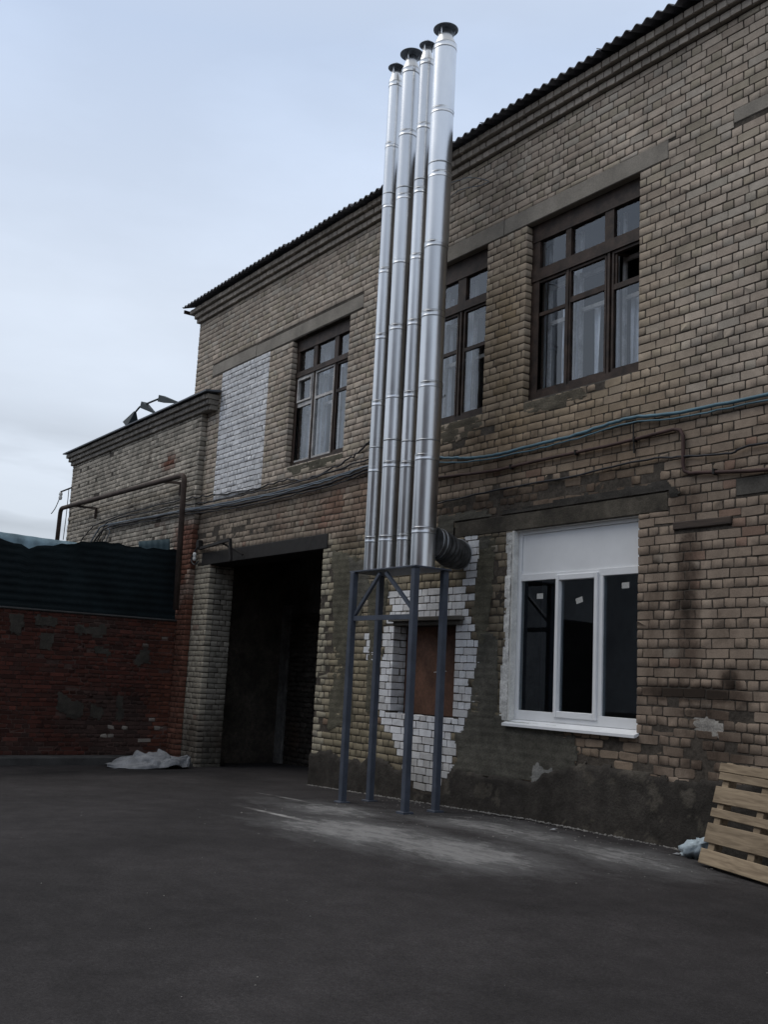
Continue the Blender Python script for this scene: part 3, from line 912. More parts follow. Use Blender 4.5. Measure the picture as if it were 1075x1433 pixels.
# lintels and other concrete let into the brickwork
def lintel(q, mat='concrete', pr=.004, dep=.2):
    a, b, c, d = q
    return MB().bbox(a + .003, b - .003, -pr, dep, c, d, .008).build('lintel', mat, bld)
for k, q in LINTELS.items():
    lintel(q, 'sooty_lintel' if k == 'f' else 'dark_concrete' if k == 'g' else 'concrete', .004)
MB().bbox(*GAR_BEAM[:2], -.012, .5, *GAR_BEAM[2:], .01).build('garage_beam', 'dark_iron', bld)
MB().bbox(BEAM[0], BEAM[1], -.02, .1, BEAM[2], BEAM[3], .008).build('embedded_beam', 'old_wood', bld)
MB().bbox(-11.68, -10.13, -.10, .0, 2.29, 2.345, .006).bbox(-11.62, -10.16, -.05, .12, 2.235, 2.288, .005).build('door_lintel', 'dark_concrete', bld)

# board that closes the old door
d0 = MB().bbox(-11.645, -10.315, .215, .24, 1.05, 2.235, .004).build('door_board', 'board', bld)
MB().box(-11.70, -10.29, .26, .5, 1.0, 2.3).build('door_backing', 'mortar', bld)
for x, z in ((-11.2, 1.95), (-10.7, 1.62), (-10.55, 1.95), (-11.15, 1.55)):
    MB().lathe(0, 0, [(0, 0)], 3) if False else None
MB().bar((-10.98, .211, 1.62), (-10.72, .211, 1.64), .012, .008).build('door_scrape', 'reveal', d0)

# ---- corrugated slate roof
def roof_sheet_mesh(w=1.05, pitch=.15, amp=.024):
    mb = MB()
    nseg = int(w / pitch * 8) + 1
    xs = np.linspace(0, w + .06, nseg + 1)
    sl = math.tan(math.radians(19))
    rows = [(0, 0), (.9, .9 * sl), (6.0, 6.0 * sl)]
    for top in (0, 1):
        b = len(mb.v)
        for (yy, zz) in rows:
            for x in xs:
                mb.v.append((x, yy, zz + amp * math.cos(2 * math.pi * x / pitch) + (.009 if top else 0)))
        n = len(xs)
        for r in range(len(rows) - 1):
            for i in range(n - 1):
                f = (b + r * n + i, b + r * n + i + 1, b + (r + 1) * n + i + 1, b + (r + 1) * n + i)
                mb.f.append(f if top else tuple(reversed(f))); mb.sm.append(True)
    n = len(xs); t = 3 * n
    for i in range(n - 1):
        mb.f.append((i, i + 1, t + i + 1, t + i)); mb.sm.append(False)
    for r in range(2):
        mb.f.append((r * n, t + r * n, t + (r + 1) * n, (r + 1) * n)); mb.sm.append(False)
    me = bpy.data.meshes.new('roof_sheet')
    me.from_pydata(mb.v, [], mb.f)
    me.polygons.foreach_set('use_smooth', mb.sm)
    me.materials.append(M['slate'])
    return me
MB().add([(-19.24, -.02, 8.872), (XR, -.02, 8.872), (XR, 6.0, 10.9), (-19.24, 6.0, 10.9), (XR, 12.1, 8.86), (-19.24, 12.1, 8.86)],
         [(0, 1, 2, 3), (3, 2, 4, 5), (0, 3, 5), (1, 4, 2), (0, 5, 4, 1)]).build('roof_deck', 'old_wood', bld)
rs = roof_sheet_mesh()
x = -19.28
i = 0
while x < XR + .3:
    o = link('roof_sheet', rs, bld)
    dz = -.035 * math.exp(-((x + 12.5) / 2.6) ** 2)
    o.location = Vector((x, -.31 + [0, .008, -.006][i % 3], 8.905 + dz + .0095 * (i % 2))) - ROOT[bld.name]
    o.rotation_euler = (0, random.uniform(-.002, .002), random.uniform(-.003, .003))
    x += 1.05; i += 1
MB().box(-19.26, -19.23, -.27, 3.2, 8.80, 8.87).build('eaves_board', 'old_wood', bld)

# ---- wooden windows of the upper floor
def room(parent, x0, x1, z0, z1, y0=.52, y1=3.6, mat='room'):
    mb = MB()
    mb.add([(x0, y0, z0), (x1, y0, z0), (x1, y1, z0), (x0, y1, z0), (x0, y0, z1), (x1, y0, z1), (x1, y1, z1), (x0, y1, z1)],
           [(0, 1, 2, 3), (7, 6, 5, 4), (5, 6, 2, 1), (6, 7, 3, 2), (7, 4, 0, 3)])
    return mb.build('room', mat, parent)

def curtain(parent, x0, x1, z0, z1, y, seed):
    rnd = random.Random(seed)
    n = 44
    mb = MB()
    ph = rnd.uniform(0, 6)
    for r, z in enumerate(np.linspace(z1, z0, 7)):
        for i in range(n + 1):
            t = i / n
            a = .018 + .022 * (r / 6)
            x = x0 + (x1 - x0) * t + .012 * math.sin(ph + t * 9 + r * .5)
            mb.v.append((x, y + a * math.sin(ph + t * (x1 - x0) * 70 + .6 * math.sin(t * 11)), z))
    for r in range(6):
        for i in range(n):
            mb.f.append((r * (n + 1) + i, r * (n + 1) + i + 1, (r + 1) * (n + 1) + i + 1, (r + 1) * (n + 1) + i)); mb.sm.append(True)
    return mb.build('curtain', 'curtain', parent)

def wooden_window(q, cols, zt, zl, muntins, pale, ajar=None):
    """q opening; cols pane columns; zt transom lights; zl lower lights; muntins z range per column"""
    x0, x1, z0, z1 = q
    y = .125
    fr = MB()
    fr.box(x0 - .008, x1 + .008, y - .03, y + .09, zt[1], z1 + .008)                # head
    fr.box(x0 - .008, x1 + .008, y - .025, y + .09, z0 - .004, zl[0])              # bottom rail
    fr.box(x0 - .008, x1 + .008, y - .035, y + .085, zl[1], zt[0])                 # transom bar
    fr.box(x0 - .010, cols[0][0], y - .02, y + .08, zl[0], zl[1]).box(x0 - .010, cols[0][0], y - .02, y + .08, zt[0], zt[1])
    fr.box(cols[-1][1], x1 + .010, y - .02, y + .08, zl[0], zl[1]).box(cols[-1][1], x1 + .010, y - .02, y + .08, zt[0], zt[1])
    for a, b in zip(cols[:-1], cols[1:]):
        fr.box(a[1], b[0], y - .018, y + .08, zt[0], zt[1])
        m_ = (a[1] + b[0]) / 2
        fr.box(m_ - .018, m_ + .018, y - .022, y + .08, zl[0], zl[1])
    f = fr.build('window', 'brown_paint', bld)
    for i, (a, b) in enumerate(cols):
        # casement round each lower light
        la = a - .03 if i else a - .0; lb = b + .03 if i < 2 else b
        s = MB()
        t_ = .028
        s.box(a - t_, a, y - .010, y + .04, zl[0] + .001, zl[1] - .001).box(b, b + t_, y - .010, y + .04, zl[0] + .001, zl[1] - .001)
        s.box(a, b, y - .012, y + .04, zl[0] + .001, zl[0] + .035).box(a, b, y - .012, y + .04, zl[1] - .035, zl[1] - .001)
        m0, m1 = muntins[i]
        s.box(a, b, y - .008, y + .035, m0, m1)
        if i == pale.get('vent', -1):
            s.box(a + .002, a + .032, y - .03, y + .02, m1 + .01, zl[1] - .04).box(b - .032, b - .002, y - .03, y + .02, m1 + .01, zl[1] - .04)
            s.box(a + .032, b - .032, y - .031, y + .02, m1 + .01, m1 + .04).box(a + .032, b - .032, y - .031, y + .02, zl[1] - .07, zl[1] - .04)
        s.build('sash', 'pale_paint' if i in pale.get('cols', ()) else 'brown_paint', f)
        for (c, d) in ((zl[0] + .035, m0), (m1, zl[1] - .035), zt):
            if ajar == i and c == m1:
                # the little vent stands open into the room
                MB().bar((a + .02, y + .02, c), (a + .02, y + .02, d), .03).bar((a + .02, y + .02, d), (a + .16, y + .38, d), .03).build('sash', 'brown_paint', f)
                continue
            tl = random.uniform(-.006, .006)
            MB().add([(a, y + .014 + tl, c), (b, y + .014 - tl, c), (b, y + .014 - tl, d), (a, y + .014 + tl, d), (a, y + .018 + tl, c), (b, y + .018 - tl, c), (b, y + .018 - tl, d), (a, y + .018 + tl, d)],
                     [(0, 1, 2, 3), (7, 6, 5, 4), (0, 4, 5, 1), (2, 6, 7, 3), (1, 5, 6, 2), (3, 7, 4, 0)]).build('pane', 'old_glass', f)
    inn = MB()
    yi = .275
    for a, b in cols:
        for xx in (a - .005, b - .035):
            inn.box(xx, xx + .04, yi, yi + .04, zl[0], zl[1] - .02)
        for zz in (muntins[cols.index((a, b))][0] - .09, zl[1] - .09, zl[0] + .02):
            inn.box(a + .036, b - .036, yi + .002, yi + .038, zz, zz + .05)
        inn.box(a - .005, a + .03, yi, yi + .04, zt[0] + .01, zt[1] - .01).box(b - .03, b + .005, yi, yi + .04, zt[0] + .01, zt[1] - .01)
    inn.build('inner_frame', 'pale_paint', f)
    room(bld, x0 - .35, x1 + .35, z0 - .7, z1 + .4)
    # sill: a strip of weathered mortar
    MB().box(x0, x1, .02, .10, z0 - .03, z0 + .012).build('sill', 'dark_concrete', f)
    return f

wr = wooden_window(WIN_R, [(-9.03, -8.58), (-8.49, -7.94), (-7.80, -7.41)], (6.72, 7.10), (5.10, 6.57), [(6.095, 6.14), (6.13, 6.20), (6.09, 6.155)], {}, ajar=2)
curtain(wr, -9.26, -9.10, 4.98, 7.1, .34, 1); curtain(wr, -8.87, -8.79, 4.98, 6.2, .35, 21); curtain(wr, -8.66, -8.54, 4.98, 7.1, .345, 2); curtain(wr, -8.30, -8.21, 4.98, 6.1, .36, 23); curtain(wr, -8.03, -7.92, 4.98, 7.05, .34, 3); curtain(wr, -7.72, -7.65, 4.98, 6.05, .36, 24)
wm = wooden_window(WIN_M, [(-11.64, -11.19), (-11.10, -10.66), (-10.49, -10.02)], (6.70, 7.06), (5.08, 6.58), [(6.0, 6.05), (6.0, 6.05), (5.98, 6.03)], {})
curtain(wm, -11.28, -11.02, 4.98, 6.95, .345, 4); curtain(wm, -10.68, -10.58, 4.98, 7.05, .35, 5)
wl = wooden_window(WIN_L, [(-14.96, -14.50), (-14.38, -13.84), (-13.72, -13.34)], (6.66, 7.03), (5.06, 6.57), [(6.03, 6.10), (6.08, 6.125), (6.06, 6.11)], {'cols': (0, 1), 'vent': 0})
curtain(wl, -15.05, -14.90, 4.98, 6.1, .345, 6); curtain(wl, -14.52, -14.30, 4.98, 7.05, .345, 7); curtain(wl, -13.98, -13.82, 4.98, 7.0, .35, 8)

# ---- new white window below
ww = MB()
YW = .075
zg0, zg1, zp0, zp1 = 1.212, 2.75, 2.832, 3.318
ww.bbox(-9.242, -9.185, YW, YW + .07, 1.10, 3.36, .004).bbox(-7.345, -7.285, YW, YW + .07, 1.10, 3.36, .004)
ww.bbox(-9.185, -7.345, YW + .002, YW + .07, zp1, 3.36, .004).bbox(-9.185, -7.345, YW + .002, YW + .07, zg1, zp0, .004).bbox(-9.185, -7.345, YW + .002, YW + .07, 1.10, zg0, .004)
ww.bbox(-8.60, -8.515, YW + .001, YW + .07, zg0, zg1, .004).bbox(-7.995, -7.86, YW + .001, YW + .07, zg0, zg1, .004)
w_ = ww.build('white_window', 'pvc', bld)
sa = MB()
sa.bbox(-8.575, -8.525, YW - .022, YW + .04, zg0 - .05, zg1 + .045, .006).bbox(-7.975, -7.92, YW - .022, YW + .04, zg0 - .05, zg1 + .045, .006)
sa.bbox(-8.525, -7.975, YW - .021, YW + .04, zg0 - .05, zg0 + .02, .006).bbox(-8.525, -7.975, YW - .021, YW + .04, zg1 - .02, zg1 + .045, .006)
sa.build('sash', 'pvc', w_)
MB().bbox(-9.183, -7.347, YW + .02, YW + .045, zp0 + .002, zp1 - .002, .003).build('panel', 'pvc', w_)
PANES = [(-9.183, -8.602), (-8.523, -7.977), (-7.858, -7.347)]
for i, (a, b) in enumerate(PANES):
    c, d = (zg0 + .002, zg1 - .002) if i != 1 else (zg0 + .022, zg1 - .022)
    p = MB().box(a, b, YW + .022, YW + .028, c, d).build('pane', 'new_glass', w_)
for (x, z, r) in ((-8.87, 2.56, .0), (-8.23, 2.49, .25), (-7.55, 2.63, .02)):
    c, s = math.cos(r), math.sin(r)
    pts = [(x + a * c - b * s, YW + .0195, z + a * s + b * c) for a, b in ((-.052, -.032), (.052, -.032), (.052, .032), (-.052, .032))]
    MB().add(pts + [(a, YW + .0215, b) for a, _, b in pts], [(0, 1, 2, 3), (7, 6, 5, 4), (0, 4, 5, 1), (1, 5, 6, 2), (2, 6, 7, 3), (3, 7, 4, 0)]).build('sticker', 'sticker', w_)
# sill board and plastered reveals
sl = MB()
sl.add([(-9.30, -.07, 1.050), (-7.27, -.07, 1.050), (-7.27, YW + .01, 1.098), (-9.30, YW + .01, 1.098), (-9.30, -.07, 1.020), (-7.27, -.07, 1.020), (-7.27, -.05, 1.020), (-9.30, -.05, 1.020), (-9.30, YW, 1.072), (-7.27, YW, 1.072)],
       [(0, 1, 2, 3), (0, 4, 5, 1), (4, 7, 6, 5), (0, 3, 8, 7, 4), (1, 5, 6, 9, 2), (7, 8, 9, 6)])
sl.build('sill', 'pvc', w_)
MB().box(-9.275, -9.242, -.004, YW + .02, 1.08, 3.368).box(-9.242, -7.30, .03, YW + .02, 3.362, 3.371).box(-7.302, -7.29, .05, YW + .02, 1.1, 3.36).build('reveal', 'reveal', w_)
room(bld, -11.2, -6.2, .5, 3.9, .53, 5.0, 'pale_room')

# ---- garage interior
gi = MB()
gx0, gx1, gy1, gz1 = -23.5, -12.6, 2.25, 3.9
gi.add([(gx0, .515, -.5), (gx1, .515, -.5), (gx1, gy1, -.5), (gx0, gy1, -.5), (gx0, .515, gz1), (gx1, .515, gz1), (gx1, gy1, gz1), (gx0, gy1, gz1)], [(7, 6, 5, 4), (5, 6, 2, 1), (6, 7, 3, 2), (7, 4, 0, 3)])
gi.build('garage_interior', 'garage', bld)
# a doorway bay in its back wall, boarded, with raw brick beside it
gp = Panel((0, gy1 - .05, 0), (1, 0, 0), (0, 1, 0))
Qg = layout(-18.25, -16.2, V0, -3, 28, PIT, LH, [], seed=33)
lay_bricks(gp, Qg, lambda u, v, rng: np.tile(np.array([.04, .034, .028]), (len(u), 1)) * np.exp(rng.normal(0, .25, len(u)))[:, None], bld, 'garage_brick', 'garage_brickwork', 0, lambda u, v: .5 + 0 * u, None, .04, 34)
MB().bbox(-20.7, -19.5, gy1 - .06, gy1 - .003, .0, 2.6, .01).build('garage_door', 'pale_plaster', bld)
MB().bbox(-19.15, -18.3, gy1 - .07, gy1 - .004, -.4, 2.9, .01).build('garage_door', 'pale_plaster', bld)

# ---- cement smears, plinth: relief that rises and sinks through the brick face
def relief(panel, u0, u1, v0, v1, step, mask_fn, mat, parent, name, amp=.02, base=-.012, skip=None, pit=0):
    us = np.arange(u0, u1 + step / 2, step); vs = np.arange(v0, v1 + step / 2, step)
    U_, V_ = np.meshgrid(us, vs, indexing='ij')
    mk, col, thick = mask_fn(U_, V_)
    h = base + sstep(0, .35, mk) * thick + (fbm(U_, V_, .22, 91) - .5) * amp + (fbm(U_, V_, .06, 95, 3) - .5) * amp * .5
    if pit:
        ph_ = np.abs((V_ - V0) / pit - np.round((V_ - V0) / pit)) * pit
        h = h - .006 * np.exp(-(ph_ / .02) ** 2)
    G = panel.pts(U_, -h, V_)
    ok = mk > 0
    if skip is not None: ok &= ~skip(U_, V_)
    a, b = U_.shape
    I = (np.arange(a - 1)[:, None] * b + np.arange(b - 1)[None, :])
    okc = ok[:-1, :-1] & ok[1:, :-1] & ok[1:, 1:] & ok[:-1, 1:]
    I = I[okc]
    loops = np.stack([I, I + b, I + b + 1, I + 1], 1)
    used, inv = np.unique(loops.ravel(), return_inverse=True)
    n = len(I)
    return np_mesh(name, G.reshape(-1, 3)[used], inv.astype(np.int64), np.arange(n) * 4, np.full(n, 4), mat, parent, col.reshape(-1, 3)[used], True)

def band_poly(U_, V_, poly, wob=.18, seed=1):
    """soft signed mask: positive inside a wobbling polygon"""
    ju = U_ + (fbm(U_, V_, .5, seed) - .5) * wob * 2; jv = V_ + (fbm(U_, V_, .45, seed + 5) - .5) * wob * 2
    acc = np.zeros(U_.shape)
    for du, dv in ((0, 0), (.05, 0), (-.05, 0), (0, .05), (0, -.05)):
        acc += in_poly(ju + du, jv + dv, poly)
    return acc / 5

CEM = (.098, .092, .076); DARKC = (.046, .042, .037); LIGHTC = (.17, .168, .158); OLIVE = (.10, .092, .068)
SMEARS = [
    ([(-10.35, 1.1), (-9.3, 1.1), (-8.1, 1.0), (-8.25, .55), (-8.6, .40), (-10.4, .40)], CEM, .026, .10),
    ([(-10.02, 2.1), (-9.55, 2.1), (-9.45, 1.0), (-10.1, .9)], CEM, .022, .12),
    ([(-9.92, 3.45), (-9.6, 3.3), (-9.72, 2.0), (-10.0, 2.0)], OLIVE, .018, .07),
    ([(-10.75, 3.7), (-9.75, 3.62), (-9.7, 3.2), (-10.15, 3.3), (-10.6, 2.95)], CEM, .024, .1),
    ([(-9.6, 3.62), (-6.9, 3.68), (-6.75, 3.56), (-9.5, 3.56)], DARKC, .02, .05),
    ([(-8.80, .62), (-8.48, .62), (-8.52, -.1), (-8.78, -.1)], LIGHTC, .034, .06),
    ([(-13.35, 3.4), (-12.7, 3.3), (-12.55, 2.5), (-12.75, 1.9), (-12.6, .9), (-13.2, .7), (-13.15, 1.9)], OLIVE, .02, .14),
    ([(-12.95, 3.3), (-12.35, 3.2), (-12.3, 2.7), (-12.8, 2.3)], CEM, .028, .14),
    ([(-12.3, 2.9), (-11.85, 2.9), (-11.78, 1.9), (-11.98, 1.05), (-12.25, 1.1)], OLIVE, .02, .08),
    ([(-12.2, 3.75), (-11.2, 3.75), (-11.3, 3.05), (-12.1, 3.1)], DARKC, .016, .14),
    ([(-9.15, 5.02), (-8.2, 5.0), (-8.1, 4.84), (-9.1, 4.82)], (.115, .10, .075), .017, .06),
    ([(-10.9, 5.0), (-9.98, 5.0), (-9.95, 4.78), (-10.9, 4.74)], (.115, .10, .075), .017, .06),
    ([(-9.345, 3.40), (-9.20, 3.40), (-9.20, 1.0), (-9.36, 1.0)], (.62, .615, .59), .024, .035),
    ([(-6.6, 1.30), (-6.25, 1.28), (-6.3, 1.12), (-6.55, 1.14)], (.33, .31, .28), .012, .08),
    ([(-10.25, 1.02), (-9.98, 1.0), (-10.0, .86), (-10.28, .84)], (.36, .36, .36), .02, .06),
    ([(-15.0, 5.0), (-13.3, 4.98), (-13.2, 4.86), (-14.9, 4.84)], OLIVE, .018, .05),
]
def in_open(U_, V_):
    r = np.zeros(U_.shape, bool)
    for a, b, c, d in openings + [LINTELS['f'], LINTELS['d'], LINTELS['c']]:
        r |= (U_ > a - .01) & (U_ < b + .01) & (V_ > c - .01) & (V_ < d + .01)
    return r
def skip_smear(U_, V_): return in_open(U_, V_) | (in_poly(U_, V_, WHITE_LOW) & (fbm(U_, V_, .2, 61) < .74))
for i, (poly, c, t_, wob) in enumerate(SMEARS):
    xs_ = [p[0] for p in poly]; zs_ = [p[1] for p in poly]
    def one(U_, V_, i=i, poly=poly, c=c, t_=t_, wob=wob):
        m = band_poly(U_, V_, poly, wob, 100 + i * 7) * (.45 + 1.1 * fbm(U_, V_, .3, 200 + i))
        col = np.zeros(U_.shape + (3,)); col[:] = c
        col *= (.62 + .8 * fbm(U_, V_, .55, 260 + i))[..., None]
        return np.where(m > .14, m, 0), col, t_ * (.25 + 1.15 * fbm(U_, V_, .33, 230 + i)) + .0012 * (i % 5)
    relief(front, min(xs_) - .25, max(xs_) + .25, min(zs_) - .25, max(zs_) + .25, .028, one, 'plaster', bld, 'cement_smear', .014, -.009, skip_smear, PIT)

def plinth_mask(U_, V_):
    line = .40 + .27 * sstep(-10.4, -7.5, U_) + (fbm(U_, V_, .6, 41) - .5) * .34 + (fbm(U_, V_, .12, 44) - .5) * .08
    mk = sstep(0, .12, line - V_)
    c = np.zeros(U_.shape + (3,)); c[:] = (.044, .039, .034)
    n = fbm(U_, V_, .5, 47)[..., None]
    c = c * (.6 + .9 * n)
    c = np.where((fbm(U_, V_, .22, 49) > .66)[..., None], np.array((.085, .075, .062)), c)
    return mk, c, np.full(U_.shape, .04)
relief(front, -13.66, -3.0, -.3, .95, .03, plinth_mask, 'plaster', bld, 'plinth', .022, -.008, lambda U_, V_: in_poly(U_, V_, WHITE_LOW))
# the plinth's return into the garage
MB().bbox(-13.652, -13.64, .012, .5, -.3, .42, .003).build('plinth_return', 'dark_concrete', bld)

# ------------------------------------------------------------------ lower wing at the far end
wing = thing('brick_wing', (-22.2, 3.0, 0), 'lower brick wing with stepped cornice beyond the far corner of the workshop', 'building')
WX0, WX1, WY = -25.86, -18.29, -.12
MB().box(WX0 + .012, WX1 - .012, WY + .011, .006, -.8, 6.83).box(WX0 + .012, XL - .004, .0065, .5, -.8, 6.83).box(WX0 + .012, WX0 + .4, .501, 7, -.8, 6.82).box(WX0 + .402, XL - .004, 6.6, 7, -.8, 6.82).build('wall', 'mortar', wing)
wp = Panel((0, WY, 0), (1, 0, 0), (0, 1, 0))
def wing_color(u, v, rng):
    n = len(u)
    C = np.tile(np.array([.38, .34, .285]), (n, 1))
    C = mixc(C, (.20, .185, .155), (rng.random(n) > .7) * .6)
    red = np.clip(sstep(-19.35, -18.8, u) * sstep(4.7, 3.9, v) * (.35 + 1.2 * vnoise(u, v, .3, 5)) + .9 * (v < 3.5) * (u > -19.05) * (vnoise(u, v, .4, 9) > .22), 0, 1)
    red = np.maximum(red, gauss(u, v, -19.75, 5.72, .35, .16) * 1.2 * (vnoise(u, v, .2, 3) > .35))
    red = np.maximum(red, gauss(u, v, -20.2, 4.3, .5, .2) * .9 * (vnoise(u, v, .25, 13) > .5))
    C = mixc(C, (.125, .047, .029), np.clip(red, 0, .95))
    C = mixc(C, (.12, .10, .08), sstep(.62, .75, fbm(u, v, .8, 6)) * .6)
    return C * np.exp(rng.normal(0, .1, n))[:, None]
Qw = layout(WX0, WX1, V0, -4, 67, PIT, LH, [], seed=21, top=6.50)
lay_bricks(wp, Qw, wing_color, wing, 'brick', 'brickwork', 0, lambda u, v: .15 + .5 * (fbm(u, v, .5, 12) > .62), lambda u, v, r: np.where((r.random(len(u)) < .012) & (v > 4), .05, 0), .10, 22)
we = Panel((WX1, 0, 0), (0, 1, 0), (-1, 0, 0))
Qe = layout(WY, -.003, V0, -4, 67, PIT, LH, [], seed=23, top=6.50)
lay_bricks(we, Qe, lambda u, v, r: wing_color(u * 0 + WX1 - .1, v, r), wing, 'brick', 'end_brickwork', 0, None, None, .06, 24)
for k in range(3):
    out_ = .052 * (k + 1)
    p = Panel((0, WY - out_, 0), (1, 0, 0), (0, 1, 0))
    Qc = []
    u = WX0 - out_
    while u < -17.98 + out_ * .5:
        Qc.append((u + .005, u + .125, 6.505 + PIT * k + .006, 6.505 + PIT * (k + 1) - .004)); u += .131
    lay_bricks(p, np.array(Qc), lambda u, v, rng: np.tile(np.array([.235, .215, .19]), (len(u), 1)) * np.exp(rng.normal(0, .12, len(u)))[:, None], wing, 'brick', 'cornice_brickwork', 0, lambda u, v: .3 + 0 * u, None, .12, 60 + k)
    MB().box(WX0 - out_ + .01, -17.88 + out_ * .5, WY - out_ + .015, -.002 - .001 * k, 6.509 + PIT * k, 6.504 + PIT * (k + 1) - .001).build('cornice_bed', 'concrete', wing)
# metal edge and shallow roof
ex0 = WX0 - .26
MB().add([(ex0, WY - .22, 6.815), (-17.72, WY - .22, 6.815), (-17.72, -.015, 6.85), (ex0, -.015, 6.85), (ex0, WY - .22, 6.845), (-17.72, WY - .22, 6.845), (-17.72, -.015, 6.89), (ex0, -.015, 6.89)],
         [(0, 3, 2, 1), (4, 5, 6, 7), (0, 1, 5, 4), (1, 2, 6, 5), (3, 0, 4, 7)]).add(
         [(ex0, -.014, 6.85), (-19.02, -.014, 6.85), (-19.02, 7.2, 7.35), (ex0, 7.2, 7.35), (ex0, -.014, 6.89), (-19.02, -.014, 6.89), (-19.02, 7.2, 7.39), (ex0, 7.2, 7.39)],
         [(0, 3, 2, 1), (4, 5, 6, 7), (0, 1, 5, 4), (1, 2, 6, 5), (2, 3, 7, 6), (3, 0, 4, 7)]).build('roof', 'sheet_roof', wing)
fl = MB()
fl.add([(-20.35, .1, 7.12), (-19.03, .1, 7.12), (-19.03, .75, 7.58), (-20.25, .75, 7.58), (-20.35, .12, 7.09), (-19.03, .12, 7.09), (-19.03, .77, 7.55), (-20.25, .77, 7.55)],
       [(0, 1, 2, 3), (7, 6, 5, 4), (0, 4, 5, 1), (1, 5, 6, 2), (2, 6, 7, 3), (3, 7, 4, 0)])
fl.build('flashing', 'sheet_roof', wing)

# bent rod with three dark shades on the wing's roof
rk = thing('roof_lamps', (-21.8, .3, 7.12), 'bent rod with three dark cone shades on the roof edge of the wing', 'roof lamp')
rod = [(-22.2, 0, 7.0), (-22.3, 0, 7.15), (-22.2, 0, 7.28), (-21.95, 0, 7.36), (-21.65, 0, 7.36), (-21.2, 0, 7.35), (-20.65, 0, 7.33)]
MB().tube(rod, .022, 8).build('rod', 'lamp', rk)
def cone(a, b, r):
    """a four-sided open shade from its narrow tip a to its wide mouth b"""
    a, b = Vector(a), Vector(b)
    d = (b - a).normalized(); s = d.cross(Vector((0, 1, 0))).normalized(); t = Vector((0, 1, 0))
    mb = MB()
    q = [b + s * r + t * r, b - s * r + t * r, b - s * r - t * r, b + s * r - t * r]
    tip = [a + s * .02 + t * .02, a - s * .02 + t * .02, a - s * .02 - t * .02, a + s * .02 - t * .02]
    mb.add(tip + q, [(0, 1, 5, 4), (1, 2, 6, 5), (2, 3, 7, 6), (3, 0, 4, 7), (3, 2, 1, 0), (4, 5, 6, 7)])
    return mb.build('lamp_shade', 'lamp', rk)
cone((-19.85, 0, 7.06), (-20.72, 0, 7.31), .075)
cone((-21.05, 0, 7.06), (-21.72, 0, 7.36), .075)
cone((-22.2, 0, 7.30), (-22.38, 0, 7.0), .16)

# ------------------------------------------------------------------ red yard wall, kerb and sheet fence
rw = thing('yard_wall', (-18.9, -6.0, -.3), 'dark red brick yard wall with grey cement patches', 'wall')
RX, RY0, RY1, RZ1 = -18.7, -7.4, -.125, 2.40
MB().box(RX - .38, RX - .012, RY0, RY1, -.7, RZ1).build('wall', 'red_mortar', rw)
rp = Panel((RX, 0, 0), (0, 1, 0), (-1, 0, 0))
def red_color(u, v, rng):
    n = len(u)
    C = np.tile(np.array([.074, .0265, .0195]), (n, 1))
    C = mixc(C, (.045, .021, .017), (rng.random(n) > .6) * .7)
    C = mixc(C, (.105, .034, .024), (rng.random(n) > .8) * .6)
    C = mixc(C, (.05, .035, .03), np.clip(sstep(.55, .7, fbm(u, v, .7, 3)) * .75 + gauss(u, v, -.9, .4, .5, .5) * .5, 0, .8))
    C = mixc(C, (.12, .045, .028), sstep(-.75, -.3, u) * .7 * (vnoise(u, v, .4, 6) > .3))
    C = mixc(C, (.19, .165, .14), ((rng.random(n) > .95) & (v > 1.7) & (u > -1.6)) * .9)
    C = mixc(C, (.24, .215, .185), ((rng.random(n) > .93) & (v < .75) & (u > -1.5)) * .9)
    return C * np.exp(rng.normal(0, .16, n))[:, None]
Qr = layout(RY0, RY1, -.29, 0, 40, .077, .262, [], g=.012, seed=25, top=RZ1 - .01)
lay_bricks(rp, Qr, red_color, rw, 'brick', 'brickwork', 290, lambda u, v: .35 + .5 * (fbm(u, v, .6, 15) > .55), lambda u, v, r: np.where(r.random(len(u)) < .05, .012, 0), .08, 26)
RED_SM = [([(-3.32, 2.32), (-3.1, 2.32), (-3.1, 2.0), (-3.3, 2.02)], .05), ([(-2.85, 2.28), (-2.45, 2.3), (-2.4, 2.12), (-2.8, 2.1)], .08), ([(-2.15, 2.2), (-1.55, 2.2), (-1.55, 2.05), (-2.1, 2.05)], .05),
          ([(-2.75, 1.95), (-2.48, 1.95), (-2.5, 1.68), (-2.7, 1.7)], .06), ([(-1.7, 1.85), (-1.4, 1.85), (-1.42, 1.7), (-1.68, 1.7)], .05), ([(-.85, 1.85), (-.6, 1.85), (-.6, 1.55), (-.82, 1.55)], .06),
          ([(-1.75, .75), (-1.45, .75), (-1.5, .5), (-1.7, .55)], .08), ([(-1.16, .95), (-1.06, .95), (-1.08, .48), (-1.16, .5)], .03), ([(-2.3, .9), (-1.8, .8), (-1.9, .55), (-2.3, .6)], .12)]
for i, (poly, w) in enumerate(RED_SM):
    ys_ = [p[0] for p in poly]; zs_ = [p[1] for p in poly]
    def one(U_, V_, i=i, poly=poly, w=w):
        m = band_poly(U_, V_, poly, w * 1.3, 300 + i * 9) * (.45 + 1.1 * fbm(U_, V_, .2, 320 + i))
        c = np.zeros(U_.shape + (3,)); c[:] = (.062, .055, .046)
        c *= (.5 + .9 * fbm(U_, V_, .3, 350 + i))[..., None]
        return np.where(m > .2, m, 0), c, .022 * (.3 + 1.1 * fbm(U_, V_, .2, 340 + i))
    relief(rp, min(ys_) - .15, max(ys_) + .15, min(zs_) - .15, max(zs_) + .15, .022, one, 'plaster', rw, 'cement_patch', .012, -.007)
MB().bbox(RX - .40, RX + .03, RY0, RY1, RZ1, RZ1 + .035, .01).build('coping', 'kerb', rw)

